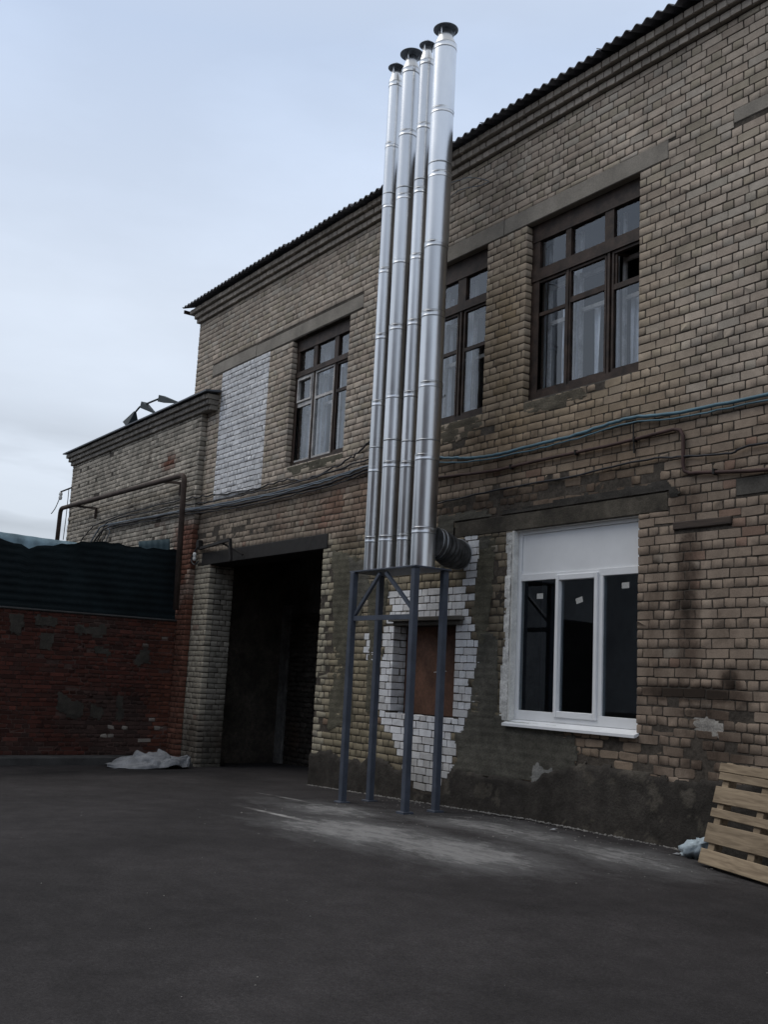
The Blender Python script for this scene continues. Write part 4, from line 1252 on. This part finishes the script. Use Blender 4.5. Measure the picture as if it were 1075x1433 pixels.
kb = MB().bbox(-18.69, -18.28, -7.4, -.35, -.6, -.135, .02).bbox(-18.27, -17.72, -.42, -.002, -.6, -.19, .02)
tag(kb.build('kerb', 'kerb'), kind='structure')

fe = thing('sheet_fence', (-18.75, -6, RZ1), 'dark green corrugated metal fence standing on the red brick wall', 'fence')
def fence_top(y):
    pts = [(-16, 3.7), (-4.2, 3.69), (-3.62, 3.63), (-3.34, 3.58), (-3.07, 3.52), (-2.87, 3.58), (-2.39, 3.665), (-1.98, 3.765), (-1.57, 3.80), (-1.03, 3.76), (-.34, 3.80)]
    return float(np.interp(y, [p[0] for p in pts], [p[1] for p in pts]))
def fence_sheet(y0, y1, shift):
    mb = MB()
    ny = 16
    zs = np.linspace(0, 1, 97)
    for side in (0, 1):
        b = len(mb.v)
        for i in range(ny + 1):
            y = y0 + (y1 - y0) * i / ny
            zt, zb = fence_top(y) + .02 * math.sin(y * 17), RZ1 + .038
            for t in zs:
                z = zb + (zt - zb) * t
                prof = .0045 * math.tanh(3 * math.sin(2 * math.pi * z / .135))
                dent = .03 * (vnoise(y, z, .7, 81) - .5) + .06 * max(0, t - .85) * math.sin(y * 2.2)
                mb.v.append((RX - .06 + shift + prof + dent - side * .003, y, z))
        n = len(zs)
        for i in range(ny):
            for j in range(n - 1):
                f = (b + i * n + j, b + (i + 1) * n + j, b + (i + 1) * n + j + 1, b + i * n + j + 1)
                mb.f.append(f if side == 0 else tuple(reversed(f))); mb.sm.append(True)
    return mb.build('corrugated_sheet', 'green_sheet', fe)
for i, (a, b) in enumerate(((-7.4, -4.6), (-4.65, -2.35), (-2.4, -.13))):
    fence_sheet(a, b, .004 * (i % 2))
def flap(y0, y1, z0a, z0b, z1a, z1b, x, name, mat='flap_sheet', rib=.018):
    mb = MB()
    n = 44
    for r in range(4):
        for i in range(n + 1):
            t = i / n
            y = y0 + (y1 - y0) * t
            za, zb = z0a + (z0b - z0a) * t, z1a + (z1b - z1a) * t
            z = za + (zb - za) * r / 3
            mb.v.append((x - .10 * r / 3 + rib * math.tanh(2 * math.sin(y * 52)) + .03 * math.sin(y * 3), y, z))
    for r in range(3):
        for i in range(n):
            mb.f.append((r * (n + 1) + i, r * (n + 1) + i + 1, (r + 1) * (n + 1) + i + 1, (r + 1) * (n + 1) + i)); mb.sm.append(True)
    o = mb.build(name, mat, fe)
    sm_ = o.modifiers.new('thickness', 'SOLIDIFY'); sm_.thickness = .003
    return o
flap(-6.0, -2.1, 3.30, 3.45, 3.80, 3.735, RX - .11, 'bent_sheet')
flap(-.95, -.30, 3.60, 3.66, 3.90, 4.03, RX - .12, 'bent_sheet', 'teal_sheet', .003)
for y in (-2.37, -4.62, -7.3):
    MB().bar((RX - .13, y, RZ1 - .3), (RX - .13, y, 3.45), .05).build('post', 'dark_iron', fe)

# ------------------------------------------------------------------ steel stand and four flues
st = thing('steel_stand', (-10.5, -.83, 0), 'blue-grey steel stand on four legs carrying the flues', 'stand')
def gzz(x): return float(gz(x))
LEGS = [(-9.84, -1.045), (-11.12, -1.075), (-11.17, -.615), (-9.86, -.575)]
for x, y in LEGS:
    MB().bbox(x - .04, x + .04, y - .04, y + .04, gzz(x) - .05, 2.846, .006).build('leg', 'stand', st)
for x, y in LEGS:
    MB().bbox(x - .075, x + .075, y - .075, y + .075, gzz(x) - .06, gzz(x) + .018, .003).build('foot_plate', 'stand', st)
MB().bar((-11.08, -1.062, 2.25), (-9.88, -1.05, 2.25), .05, .06).build('crossbar', 'stand', st)
MB().bar((-11.08, -1.062, 2.29), (-10.55, -1.062, 2.81), .04).build('brace', 'stand', st)
MB().bar((-9.88, -1.05, 2.36), (-10.42, -1.062, 2.81), .04).build('brace', 'stand', st)
MB().bbox(-11.2, -9.78, -1.10, -.53, 2.848, 2.868, .003).build('platform', 'stand', st)

def flue(x, y, r, label, joints, extra, rc, seed):
    t = thing('flue', (x, y, 2.88), label, 'chimney', 'steel flues on the stand')
    rnd = random.Random(seed)
    z0 = 2.874
    for i, z1 in enumerate(joints):
        dr = rnd.uniform(-.0015, .0015)
        ox, oy = rnd.uniform(-.003, .003), rnd.uniform(-.003, .003)
        MB().lathe(x + ox, y + oy, [(r + dr, z0 + .001), (r + dr, z1 - .03), (r + dr, z1 + .002)], 48).build('section', 'steel', t)
        b = MB()
        b.lathe(x + ox, y + oy, [(r + .0005, z1 - .040), (r + .0035, z1 - .037), (r + .0035, z1 - .031), (r + .0020, z1 - .028), (r + .0022, z1 + .021), (r + .0035, z1 + .024), (r + .0035, z1 + .029), (r + .0005, z1 + .033)], 48)
        b.build('joint_band', 'steel', t)
        sm = MB()
        for zz in (z1 - .0445, z1 + .0365):
            sm.lathe(x + ox, y + oy, [(r + .0005, zz - .0045), (r + .0022, zz), (r + .0005, zz + .0045)], 48)
        sm.build('joint_seam', 'seam', t)
        z0 = z1
    for zz in extra:
        MB().lathe(x, y, [(r + .001, zz - .012), (r + .005, zz - .008), (r + .005, zz + .008), (r + .001, zz + .012)], 48).build('clamp', 'seam', t)
    MB().lathe(x, y, [(r + .004, z0 + .03), (r * .66, z0 + .16), (r * .66, z0 + .235), (r * .60, z0 + .235), (r * .60, z0 + .1)], 40).build('reducer', 'steel', t)
    zc_ = z0 + .285
    cp = MB().lathe(x, y, [(.0, zc_ + .085), (rc, zc_ - .004), (rc, zc_ - .012), (rc * .96, zc_ - .010), (.0, zc_ + .070)][::-1], 40).build('cap', 'cap_steel', t)
    for k in range(3):
        a = .9 + k * 2 * math.pi / 3
        dx, dy = math.cos(a), math.sin(a)
        MB().bar((x + dx * r * .67, y + dy * r * .67, z0 + .17), (x + dx * r * .80, y + dy * r * .80, zc_ + .03), .018, .004).build('strut', 'steel', cp)
    return t
J1 = [3.31, 4.26, 5.17, 6.11, 7.06, 8.02, 8.925, 9.865]
flue(-11.11, -.83, .098, 'slim steel flue at the garage end of the row', J1, [4.55, 8.19], .118, 1)
flue(-10.745, -.83, .125, 'thick steel flue between the two slim ones', [3.29, 4.27, 5.20, 6.14, 7.08, 8.0, 8.94, 9.89], [4.59, 8.13], .165, 2)
flue(-10.385, -.83, .098, 'slim steel flue between the two thick ones', [3.28, 4.22, 5.15, 6.12, 7.03, 7.97, 8.90, 9.845], [4.52, 8.12], .112, 3)
flue(-9.985, -.83, .154, 'widest steel flue, nearest the white window, with the ribbed duct behind', [3.33, 4.25, 5.185, 6.12, 7.06, 8.02, 8.93, 9.87], [4.46, 8.18], .168, 4)

du = thing('ribbed_duct', (-10.05, -.4, 3.14), 'short ribbed grey duct joining the widest flue to the wall', 'duct')
dpts = smooth_path = []
ctrl = [Vector((-9.97, -.70, 3.20)), Vector((-9.99, -.52, 3.17)), Vector((-10.06, -.34, 3.12)), Vector((-10.18, -.16, 3.13)), Vector((-10.27, .02, 3.15))]
pts, rad = [], []
n = 84
for i in range(n + 1):
    t = i / n * (len(ctrl) - 1)
    k = min(int(t), len(ctrl) - 2); f = t - k
    p0, p1, p2, p3 = ctrl[max(k - 1, 0)], ctrl[k], ctrl[k + 1], ctrl[min(k + 2, len(ctrl) - 1)]
    pts.append(.5 * ((2 * p1) + (-p0 + p2) * f + (2 * p0 - 5 * p1 + 4 * p2 - p3) * f * f + (-p0 + 3 * p1 - 3 * p2 + p3) * f ** 3))
    rad.append(.185 + .012 * math.sin(i * 2 * math.pi / 7))
MB().tube(pts, rad, 32).build('hose', 'duct', du)
for a, b, rr_ in ((2, 5, .200), (10, 12, .202), (70, 73, .203)):
    m_ = (a + b) // 2
    MB().tube([pts[a], pts[m_], pts[b]], [rr_ - .004, rr_ + .001, rr_ - .004], 32).build('collar', 'seam', du)

# ------------------------------------------------------------------ pipes and cables on the walls
def smooth(pts, sub=6, jitter=0.0, seed=0):
    rnd = random.Random(seed)
    P = [Vector(p) for p in pts]
    outp = []
    for i in range(len(P) - 1):
        p0, p1, p2, p3 = P[max(i - 1, 0)], P[i], P[i + 1], P[min(i + 2, len(P) - 1)]
        for k in range(sub):
            t = k / sub
            q = .5 * ((2 * p1) + (-p0 + p2) * t + (2 * p0 - 5 * p1 + 4 * p2 - p3) * t * t + (-p0 + 3 * p1 - 3 * p2 + p3) * t ** 3)
            outp.append(q + Vector((0, rnd.uniform(-1, 1) * jitter * .4, rnd.uniform(-1, 1) * jitter)))
    outp.append(P[-1])
    return outp

rpipe = thing('rusty_pipe', (-22, -.42, 5.2), 'rust-brown pipe on brackets running along the lower wing', 'pipe')
Y = -.40
def elbow(a, c, b, r=.16, n=6):
    a, c, b = Vector(a), Vector(c), Vector(b)
    p0, p1 = c + (a - c).normalized() * r, c + (b - c).normalized() * r
    return [(1 - t) ** 2 * p0 + 2 * t * (1 - t) * c + t * t * p1 for t in [k / n for k in range(n + 1)]]
E0, E1, E2, E3 = (-25.72, Y, 3.2), (-25.64, Y, 5.34), (-18.26, Y, 5.22), (-18.16, Y, 2.6)
MB().tube([E0] + elbow(E0, E1, E2) + elbow(E1, E2, E3) + [E3], .054, 14).build('pipe_run', 'rust_pipe', rpipe)
for x in (-24.45, -19.65):
    MB().bar((x, Y, 5.27), (x + .75, WY - .05, 5.17), .05).bar((x + .75, WY - .05, 5.19), (x + .72, WY - .045, 4.92), .06, .05).build('bracket', 'rust_pipe', rpipe)

def cable(name, pts, r, mat, label, cat='cable', group=None, jit=.006, seed=0, n=8):
    o = MB().tube(smooth(pts, 7, jit, seed), r, n).build(name, mat)
    return tag(o, label, cat, group)
YC = -.035
cable('conduit', [(-10.9, YC, 4.53), (-10.4, YC, 4.45), (-10.04, YC, 4.40), (-9.5, YC, 4.37), (-8.97, YC, 4.385), (-8.3, YC, 4.395), (-7.7, YC, 4.44), (-7.35, YC, 4.45), (-6.7, YC, 4.39), (-5.7, YC, 4.38), (-3, YC, 4.36), (1.5, YC, 4.36)], .019, 'blue_cable',
      'blue-grey conduit sagging along the wall beneath the upper windows', 'conduit', seed=1, n=10)
cable('cable', [(-10.9, YC, 4.46), (-10.0, YC - .01, 4.345), (-9.0, YC, 4.33), (-8.3, YC, 4.345), (-7.4, YC, 4.395), (-6.7, YC, 4.335), (-5.7, YC, 4.325), (-3, YC, 4.31), (1.5, YC, 4.32)], .010, 'blue_cable', 'thin blue cable running just under the blue-grey conduit', seed=2)
gp_ = thing('gas_pipe', (-8, -.05, 4.1), 'thin brown pipe with a downward jog near the conduit', 'pipe')
gpts = smooth([(-10.9, YC, 4.24), (-9.68, YC, 4.17), (-8.97, YC, 4.18), (-7.76, YC, 4.19), (-7.0, YC, 4.215)], 6, .002, 3)
gpts += [Vector(p) for p in ((-6.80, YC, 4.225), (-6.72, YC, 4.20), (-6.685, YC, 4.13), (-6.685, YC, 3.84), (-6.67, YC, 3.76), (-6.60, YC, 3.725))]
gpts += smooth([(-6.5, YC, 3.72), (-5.7, YC, 3.64), (-4.5, YC, 3.62), (1.5, YC, 3.6)], 5, .002, 4)
MB().tube(gpts, .020, 8).build('pipe_run', 'brown_pipe', gp_)
for x, z in ((-9.3, 4.172), (-8.2, 4.186), (-7.33, 4.20), (-6.3, 3.70)):
    MB().bbox(x - .012, x + .012, -.062, .0, z - .03, z + .03, .003).build('clip', 'dark_iron', gp_)
MB().bar((-7.36, -.03, 4.42), (-7.34, -.03, 4.05), .014).build('strap', 'dark_iron', gp_)
cable('cable', [(-11.0, YC, 3.86), (-10.75, YC, 3.872), (-9.8, YC, 3.905), (-8.3, YC, 3.913), (-7.25, YC, 3.955), (-6.68, YC, 3.91), (-6.1, YC, 3.86), (-5.72, YC, 3.905), (-3, YC, 3.88), (1.5, YC, 3.88)], .012, 'black_cable', 'lowest black cable, above the lintel of the white window', seed=5)
# bundle above the garage
cable('cable', [(-25.2, -.16, 4.0), (-24.5, -.16, 4.5), (-23.3, -.16, 4.80), (-20.0, -.16, 4.84), (-18.5, -.16, 4.82), (-17.7, YC, 4.80), (-16.3, YC, 4.72), (-15, YC, 4.74), (-14.2, YC, 4.66), (-13.2, YC, 4.78), (-12.7, YC, 4.90), (-12.35, YC, 5.12), (-12.05, -.10, 5.5), (-11.6, -.4, 5.7)], .014, 'black_cable',
      'black cable looping up behind the flues, topmost of the bundle', jit=.02, seed=6)
cable('conduit', [(-24.2, -.17, 4.1), (-23.5, -.17, 4.58), (-22.9, -.17, 4.70), (-20, -.17, 4.62), (-18.5, -.17, 4.60), (-17.6, YC, 4.60), (-14.5, YC, 4.56), (-12.4, YC, 4.64), (-11.2, -.05, 4.70)], .017, 'grey_cable', 'pale grey conduit in the middle of the cable bundle above the garage', 'conduit', seed=7)
for k, (dz, r, mt) in enumerate(((-.07, .018, 'black_cable'), (.07, .013, 'black_cable'), (-.12, .011, 'black_cable'), (-.035, .011, 'grey_cable'))):
    yy = -.05 - .012 * (k % 2)
    cable('cable', [(-24.0 + .3 * k, -.18, 4.05), (-23.4 + .25 * k, -.18, 4.5 + dz * .5), (-22.6, -.18, 4.70 + dz), (-20, -.18, 4.66 + dz), (-18.5, -.175, 4.62 + dz), (-17.6, yy, 4.60 + dz), (-16, yy, 4.57 + dz * 1.1), (-14.5, yy, 4.56 + dz), (-13.3, yy, 4.60 + dz * 1.2), (-12.4, yy, 4.66 + dz), (-11.2, yy, 4.72 + dz)], r, mt,
          ('thick black cable just under the pale conduit above the garage', 'black cable over the pale conduit, below the looping cable', 'thin black cable lowest in the bundle above the garage', 'thin grey cable twisted along the pale conduit above the garage')[k], group='cables bundled above the garage', jit=.012, seed=8 + k)
for k, (x, z) in enumerate(((-10.5, 8.45),)):
    cable('loose_wire', [(-10.75, -.05, 8.50), (-10.5, -.10, 8.43), (-10.2, -.14, 8.34), (-9.9, -.06, 8.20), (-10.1, -.04, 8.22), (-10.5, -.06, 8.30), (-10.8, -.05, 8.26)], .006, 'grey_cable', 'thin loose wire curled under the eaves beside the flues', 'wire', jit=.004, seed=31)

# angle-iron frame over the garage opening
af = thing('awning_frame', (-17, -.2, 3.8), 'rusty angle-iron frame fixed above the garage opening', 'bracket')
MB().bar((-18.1, -.04, 3.80), (-16.25, -.33, 3.79), .05).build('bar', 'dark_iron', af)
MB().bar((-16.25, -.33, 3.80), (-16.18, -.32, 3.42), .05).build('bar', 'dark_iron', af)
MB().bar((-16.75, -.25, 3.79), (-16.25, -.06, 3.55), .03).build('strut', 'dark_iron', af)
jb = thing('junction_box', (-18.0, -.08, 3.8), 'small dark junction box with a pale insulator beside the garage beam', 'box')
MB().bbox(-18.14, -18.02, -.10, -.01, 3.80, 3.96, .01).build('case', 'dark_iron', jb)
MB().lathe(-18.16, -.1, [(.0, 3.56), (.03, 3.57), (.035, 3.62), (.02, 3.64), (.035, 3.66), (.03, 3.72), (0, 3.73)], 12).build('insulator', 'reveal', jb)
MB().tube(smooth([(-18.1, -.1, 3.8), (-18.25, -.12, 3.6), (-18.1, -.12, 3.48), (-18.0, -.08, 3.55)], 5), .014, 8).build('wire', 'black_cable', jb)
ib = thing('insulator_bracket', (-26.05, -.2, 5.8), 'small insulator bracket with hanging wires on the wing corner', 'bracket')
MB().bar((-25.75, -.14, 5.93), (-26.2, -.26, 5.86), .03).bar((-26.2, -.26, 5.88), (-26.2, -.26, 5.72), .025).build('arm', 'dark_iron', ib)
MB().lathe(-26.2, -.26, [(0, 5.64), (.04, 5.66), (.05, 5.72), (.03, 5.75), (.05, 5.78), (.04, 5.84), (0, 5.85)], 12).build('insulator', 'reveal', ib)
MB().tube(smooth([(-26.25, -.26, 5.7), (-26.4, -.3, 5.45), (-26.5, -.36, 5.3)], 5), .012, 6).tube(smooth([(-25.9, -.16, 5.9), (-25.93, -.15, 5.3), (-25.98, -.15, 4.6)], 5), .010, 6).build('wire', 'black_cable', ib)

# ------------------------------------------------------------------ things on the ground
def sack():
    A, B = np.array([-17.55, -1.72]), np.array([-17.45, -.2])
    n1, n2 = 170, 90
    d = (B - A); Ln = np.linalg.norm(d); d /= Ln; nrm = np.array([d[1], -d[0]])
    mb = MB()
    T, S = np.meshgrid(np.linspace(0, 1, n1), np.linspace(-1, 1, n2), indexing='ij')
    ridge = np.interp(T, [0, .06, .2, .42, .55, .75, .92, 1], [.02, .12, .13, .30, .29, .24, .21, .02])
    half = np.interp(T, [0, .08, .3, .6, .9, 1], [.05, .2, .36, .4, .3, .06])
    prof = np.sqrt(np.clip(1 - S ** 2, 0, 1))
    a, b = T * Ln, S * half
    h = ridge * np.sqrt(prof) * .42
    folds = [((.0, .02), (.30, .05), .10, .05, .11), ((.12, -.05), (.62, .10), .20, .09, .24), ((.35, -.12), (.95, .05), .24, .19, .29), ((.48, .16), (1.12, .28), .15, .10, .19), ((.52, .02), (.80, .30), .09, .31, .16),
             ((.80, -.10), (1.22, .16), .13, .27, .20), ((.95, .20), (1.44, .02), .12, .14, .23), ((1.18, -.12), (1.50, .06), .14, .18, .20), ((1.12, .22), (1.38, .26), .10, .13, .08), ((.98, -.16), (1.06, .02), .05, .33, .27),
             ((.22, .16), (.60, .24), .11, .05, .13), ((.62, .30), (.98, .36), .08, .05, .09)]
    for (p, q, w, ha, hb) in folds:
        p, q = np.array(p), np.array(q); e0 = q - p; tt = np.clip(((a - p[0]) * e0[0] + (b - p[1]) * e0[1]) / (e0 @ e0), 0, 1)
        dd = np.hypot(a - p[0] - tt * e0[0], b - p[1] - tt * e0[1]) + .012 * (fbm(a, b, .12, 31) - .5)
        h = np.maximum(h, (ha + (hb - ha) * tt) * np.sqrt(np.clip(1 - (dd / w) ** 2, 0, 1)) * np.clip(.45 + prof, 0, 1))
    h = h + .012 * (fbm(a * 1.4 + b, b - a, .09, 23) - .5) * prof
    h = np.maximum(h, .006)
    wob = (fbm(a, b * 0 + S, .3, 43) - .5) * .10
    X = A[0] + d[0] * a + nrm[0] * (b + wob); Yy = A[1] + d[1] * a + nrm[1] * (b + wob)
    Zz = gz(X) + h - .004
    V = np.stack([X, Yy, Zz], -1).reshape(-1, 3)
    I = (np.arange(n1 - 1)[:, None] * n2 + np.arange(n2 - 1)[None, :]).ravel()
    loops = np.stack([I, I + 1, I + n2 + 1, I + n2], 1).ravel()
    o = np_mesh('sack', V, loops, np.arange(len(I)) * 4, np.full(len(I), 4), 'sack', None, None, True)
    return tag(o, 'crumpled pale grey sack lying at the foot of the red wall', 'sack')
sack()

pal = thing('wooden_pallet', (-5.7, -.45, 0), 'fresh pine pallet leaning against the wall, slats across', 'pallet')
def pallet():
    P0 = Vector((-6.07, -.60, .02)); du_ = Vector((.955, -.297, 0)).normalized()
    up = Vector((.073, .234, .873))
    Ln = up.length; up.normalize()
    up = (up - du_ * up.dot(du_)).normalized()
    nn = du_.cross(up).normalized()            # towards the yard
    if nn.y > 0: nn = -nn
    W_ = 1.25
    def slab(u0, u1, t0, t1, w0, w1, name, skew=0):
        mb = MB()
        mb.bbox(u0, u1, min(w0, w1), max(w0, w1), t0, t1, .004)
        c = ((u0 + u1) / 2, (w0 + w1) / 2, (t0 + t1) / 2)
        me = bpy.data.meshes.new(name)
        me.from_pydata([(v[0] - c[0], v[1] - c[1], v[2] - c[2]) for v in mb.v], [], mb.f)
        me.materials.append(M['pine'])
        o = link(name, me, pal)
        R = Matrix((du_, -nn, up)).transposed().to_4x4()
        o.matrix_local = Matrix.Translation(P0 + du_ * c[0] - nn * c[1] + up * c[2] - ROOT[pal.name]) @ R @ Matrix.Rotation(skew, 4, 'Y')
    for (t0, t1, sk, du0) in ((.0, .145, .004, 0), (.215, .405, -.006, .012), (.46, .545, .008, .02), (.605, .77, -.004, .01), (.83, .905, .006, .02), (.912, 1.0, .003, .0)):
        slab(du0, W_, t0 * .907, t1 * .907, 0, .022, 'slat', sk)
    for u in (.06, .60, 1.1):
        slab(u, u + .09, .01, .92, .0225, .11, 'stringer')
    for u in (.12, .66):
        a_ = P0 + du_ * u + up * .80 - nn * .115
        MB().bar(a_, (a_.x + .02, -.03, a_.z + .02), .04).build('prop', 'pine', pal)
pallet()

bag = MB()
rnd = random.Random(3)
nu, nv = 22, 12
for j in range(nv + 1):
    for i in range(nu):
        a = 2 * math.pi * i / nu; b = math.pi * j / nv - math.pi / 2
        q = 1 + .28 * math.sin(3 * a + 2 * b) * math.cos(b) + .15 * math.sin(7 * a - 3 * b) + .1 * math.sin(9 * b + a)
        bag.v.append((-6.33 + .17 * q * math.cos(b) * math.cos(a), -.28 + .12 * q * math.cos(b) * math.sin(a), .075 + .085 * q * math.sin(b) + .07 * math.cos(b) * math.cos(a)))
for j in range(nv):
    for i in range(nu):
        i2 = (i + 1) % nu
        bag.f.append((j * nu + i, j * nu + i2, (j + 1) * nu + i2, (j + 1) * nu + i)); bag.sm.append(True)
tag(bag.build('plastic_bag', 'bag'), 'pale blue plastic bag squashed between the pallet and the wall', 'bag')

# crumbs of mortar along the foot of the wall and over the asphalt
rub = MB()
rr = random.Random(17)
def crumb(x, y, s):
    z = gzz(x) + s * .25
    vs = []
    for dx, dy, dz in ((1, 0, 0), (-1, 0, 0), (0, 1, 0), (0, -1, 0), (0, 0, 1), (0, 0, -1)):
        k = s * rr.uniform(.6, 1.2)
        vs.append((x + dx * k + rr.uniform(-.2, .2) * s, y + dy * k + rr.uniform(-.2, .2) * s, z + dz * k * .6))
    rub.add(vs, [(0, 2, 4), (2, 1, 4), (1, 3, 4), (3, 0, 4), (2, 0, 5), (1, 2, 5), (3, 1, 5), (0, 3, 5)])
for _ in range(900):
    x = rr.uniform(-13.6, -5.5); crumb(x, -.045 - abs(rr.gauss(0, .03)), rr.uniform(.006, .022))
for _ in range(260):
    crumb(rr.uniform(-11.5, -5.8), -rr.uniform(.1, 3.4) * rr.random() - .08, rr.uniform(.004, .014))
for _ in range(110):
    crumb(rr.uniform(-13, -2.5), rr.uniform(-7.2, -.4), rr.uniform(.003, .009))
tag(rub.build('rubble', 'rubble'), kind='stuff')
for x, y, w, h, lb in ((-6.48, -.37, .035, .022, 'small white scrap on the asphalt near the pallet'), (-8.05, -.42, .03, .025, 'pale scrap on the asphalt beneath the white window')):
    z = gzz(x) + .012
    o = MB().add([(x - w, y - h, z), (x + w, y - h * .6, z + .004), (x + w * .8, y + h, z + .012), (x - w * .7, y + h * .8, z + .002), (x, y, z + .016)], [(0, 1, 4), (1, 2, 4), (2, 3, 4), (3, 0, 4)]).build('scrap', 'sack')
    tag(o, lb, 'scrap')

# ------------------------------------------------------------------ across the yard, behind the camera: what the flues and panes mirror
def far_brick(name, c1, c2):
    m, t, b = newmat(name)
    br = t.nodes.new('ShaderNodeTexBrick')
    br.inputs['Color1'].default_value = (*c1, 1); br.inputs['Color2'].default_value = (*c2, 1); br.inputs['Mortar'].default_value = (.06, .055, .05, 1)
    br.inputs['Scale'].default_value = 1; br.inputs['Brick Width'].default_value = .26; br.inputs['Row Height'].default_value = .098; br.inputs['Mortar Size'].default_value = .01
    g = t.nodes.new('ShaderNodeNewGeometry'); s = t.nodes.new('ShaderNodeSeparateXYZ'); c = t.nodes.new('ShaderNodeCombineXYZ')
    a = t.nodes.new('ShaderNodeMath'); a.operation = 'ADD'
    t.links.new(g.outputs['Position'], s.inputs[0]); t.links.new(s.outputs[0], a.inputs[0]); t.links.new(s.outputs[1], a.inputs[1])
    t.links.new(a.outputs[0], c.inputs[0]); t.links.new(s.outputs[2], c.inputs[1]); t.links.new(c.outputs[0], br.inputs['Vector'])
    t.links.new(br.outputs[0], b.inputs['Base Color']); b.inputs['Roughness'].default_value = .9
    return m
M['far_brick'] = far_brick('old_factory_brick', (.13, .065, .045), (.10, .055, .04))
ob = thing('factory_block', (1, -28, 0), 'four-storey brick factory block across the yard behind the viewer', 'building')
MB().box(-14, 17, -34, -22, -.5, 14.5).build('wall', 'far_brick', ob)
MB().add([(-14.4, -34.4, 14.5), (17.4, -34.4, 14.5), (17.4, -21.6, 14.5), (-14.4, -21.6, 14.5), (-14.4, -28, 16), (17.4, -28, 16)], [(0, 3, 2, 1), (3, 4, 5, 2), (1, 5, 4, 0), (0, 4, 3), (2, 5, 1)]).build('roof', 'slate', ob)
for k in range(8):
    for f in range(4):
        x = -12 + k * 3.8
        MB().bbox(x - .9, x + .9, -22, -21.95, 1.2 + f * 3.4, 3.2 + f * 3.4, .02).build('window', 'brown_paint', ob)
M['grey_render'] = plain('pale_grey_render', (.34, .35, .36), .9, var=[(.5, .6, 1.25), (6, .85, 1.1)])
sh = thing('yard_shed', (-24, -16, 0), 'pale rendered shed with a dark gate, beyond the end of the red wall', 'shed')
MB().box(-30, -19.6, -30, -8.3, -.6, 6.5).build('wall', 'grey_render', sh)
MB().box(-19.595, -19.52, -30, -8.3, -.6, .9).build('plinth', 'dark_concrete', sh)
MB().bbox(-19.59, -19.5, -12.6, -10.9, .905, 3.3, .02).build('gate', 'dark_iron', sh)
MB().bbox(-19.59, -19.54, -16.2, -14.8, 2.0, 3.6, .02).build('window', 'brown_paint', sh)
MB().add([(-30.4, -30.4, 6.5), (-19.2, -30.4, 6.5), (-19.2, -7.9, 6.5), (-30.4, -7.9, 6.5), (-24.8, -30.4, 8.2), (-24.8, -7.9, 8.2)], [(0, 3, 2, 1), (0, 4, 5, 3), (1, 2, 5, 4), (0, 1, 4), (3, 5, 2)]).build('roof', 'slate', sh)
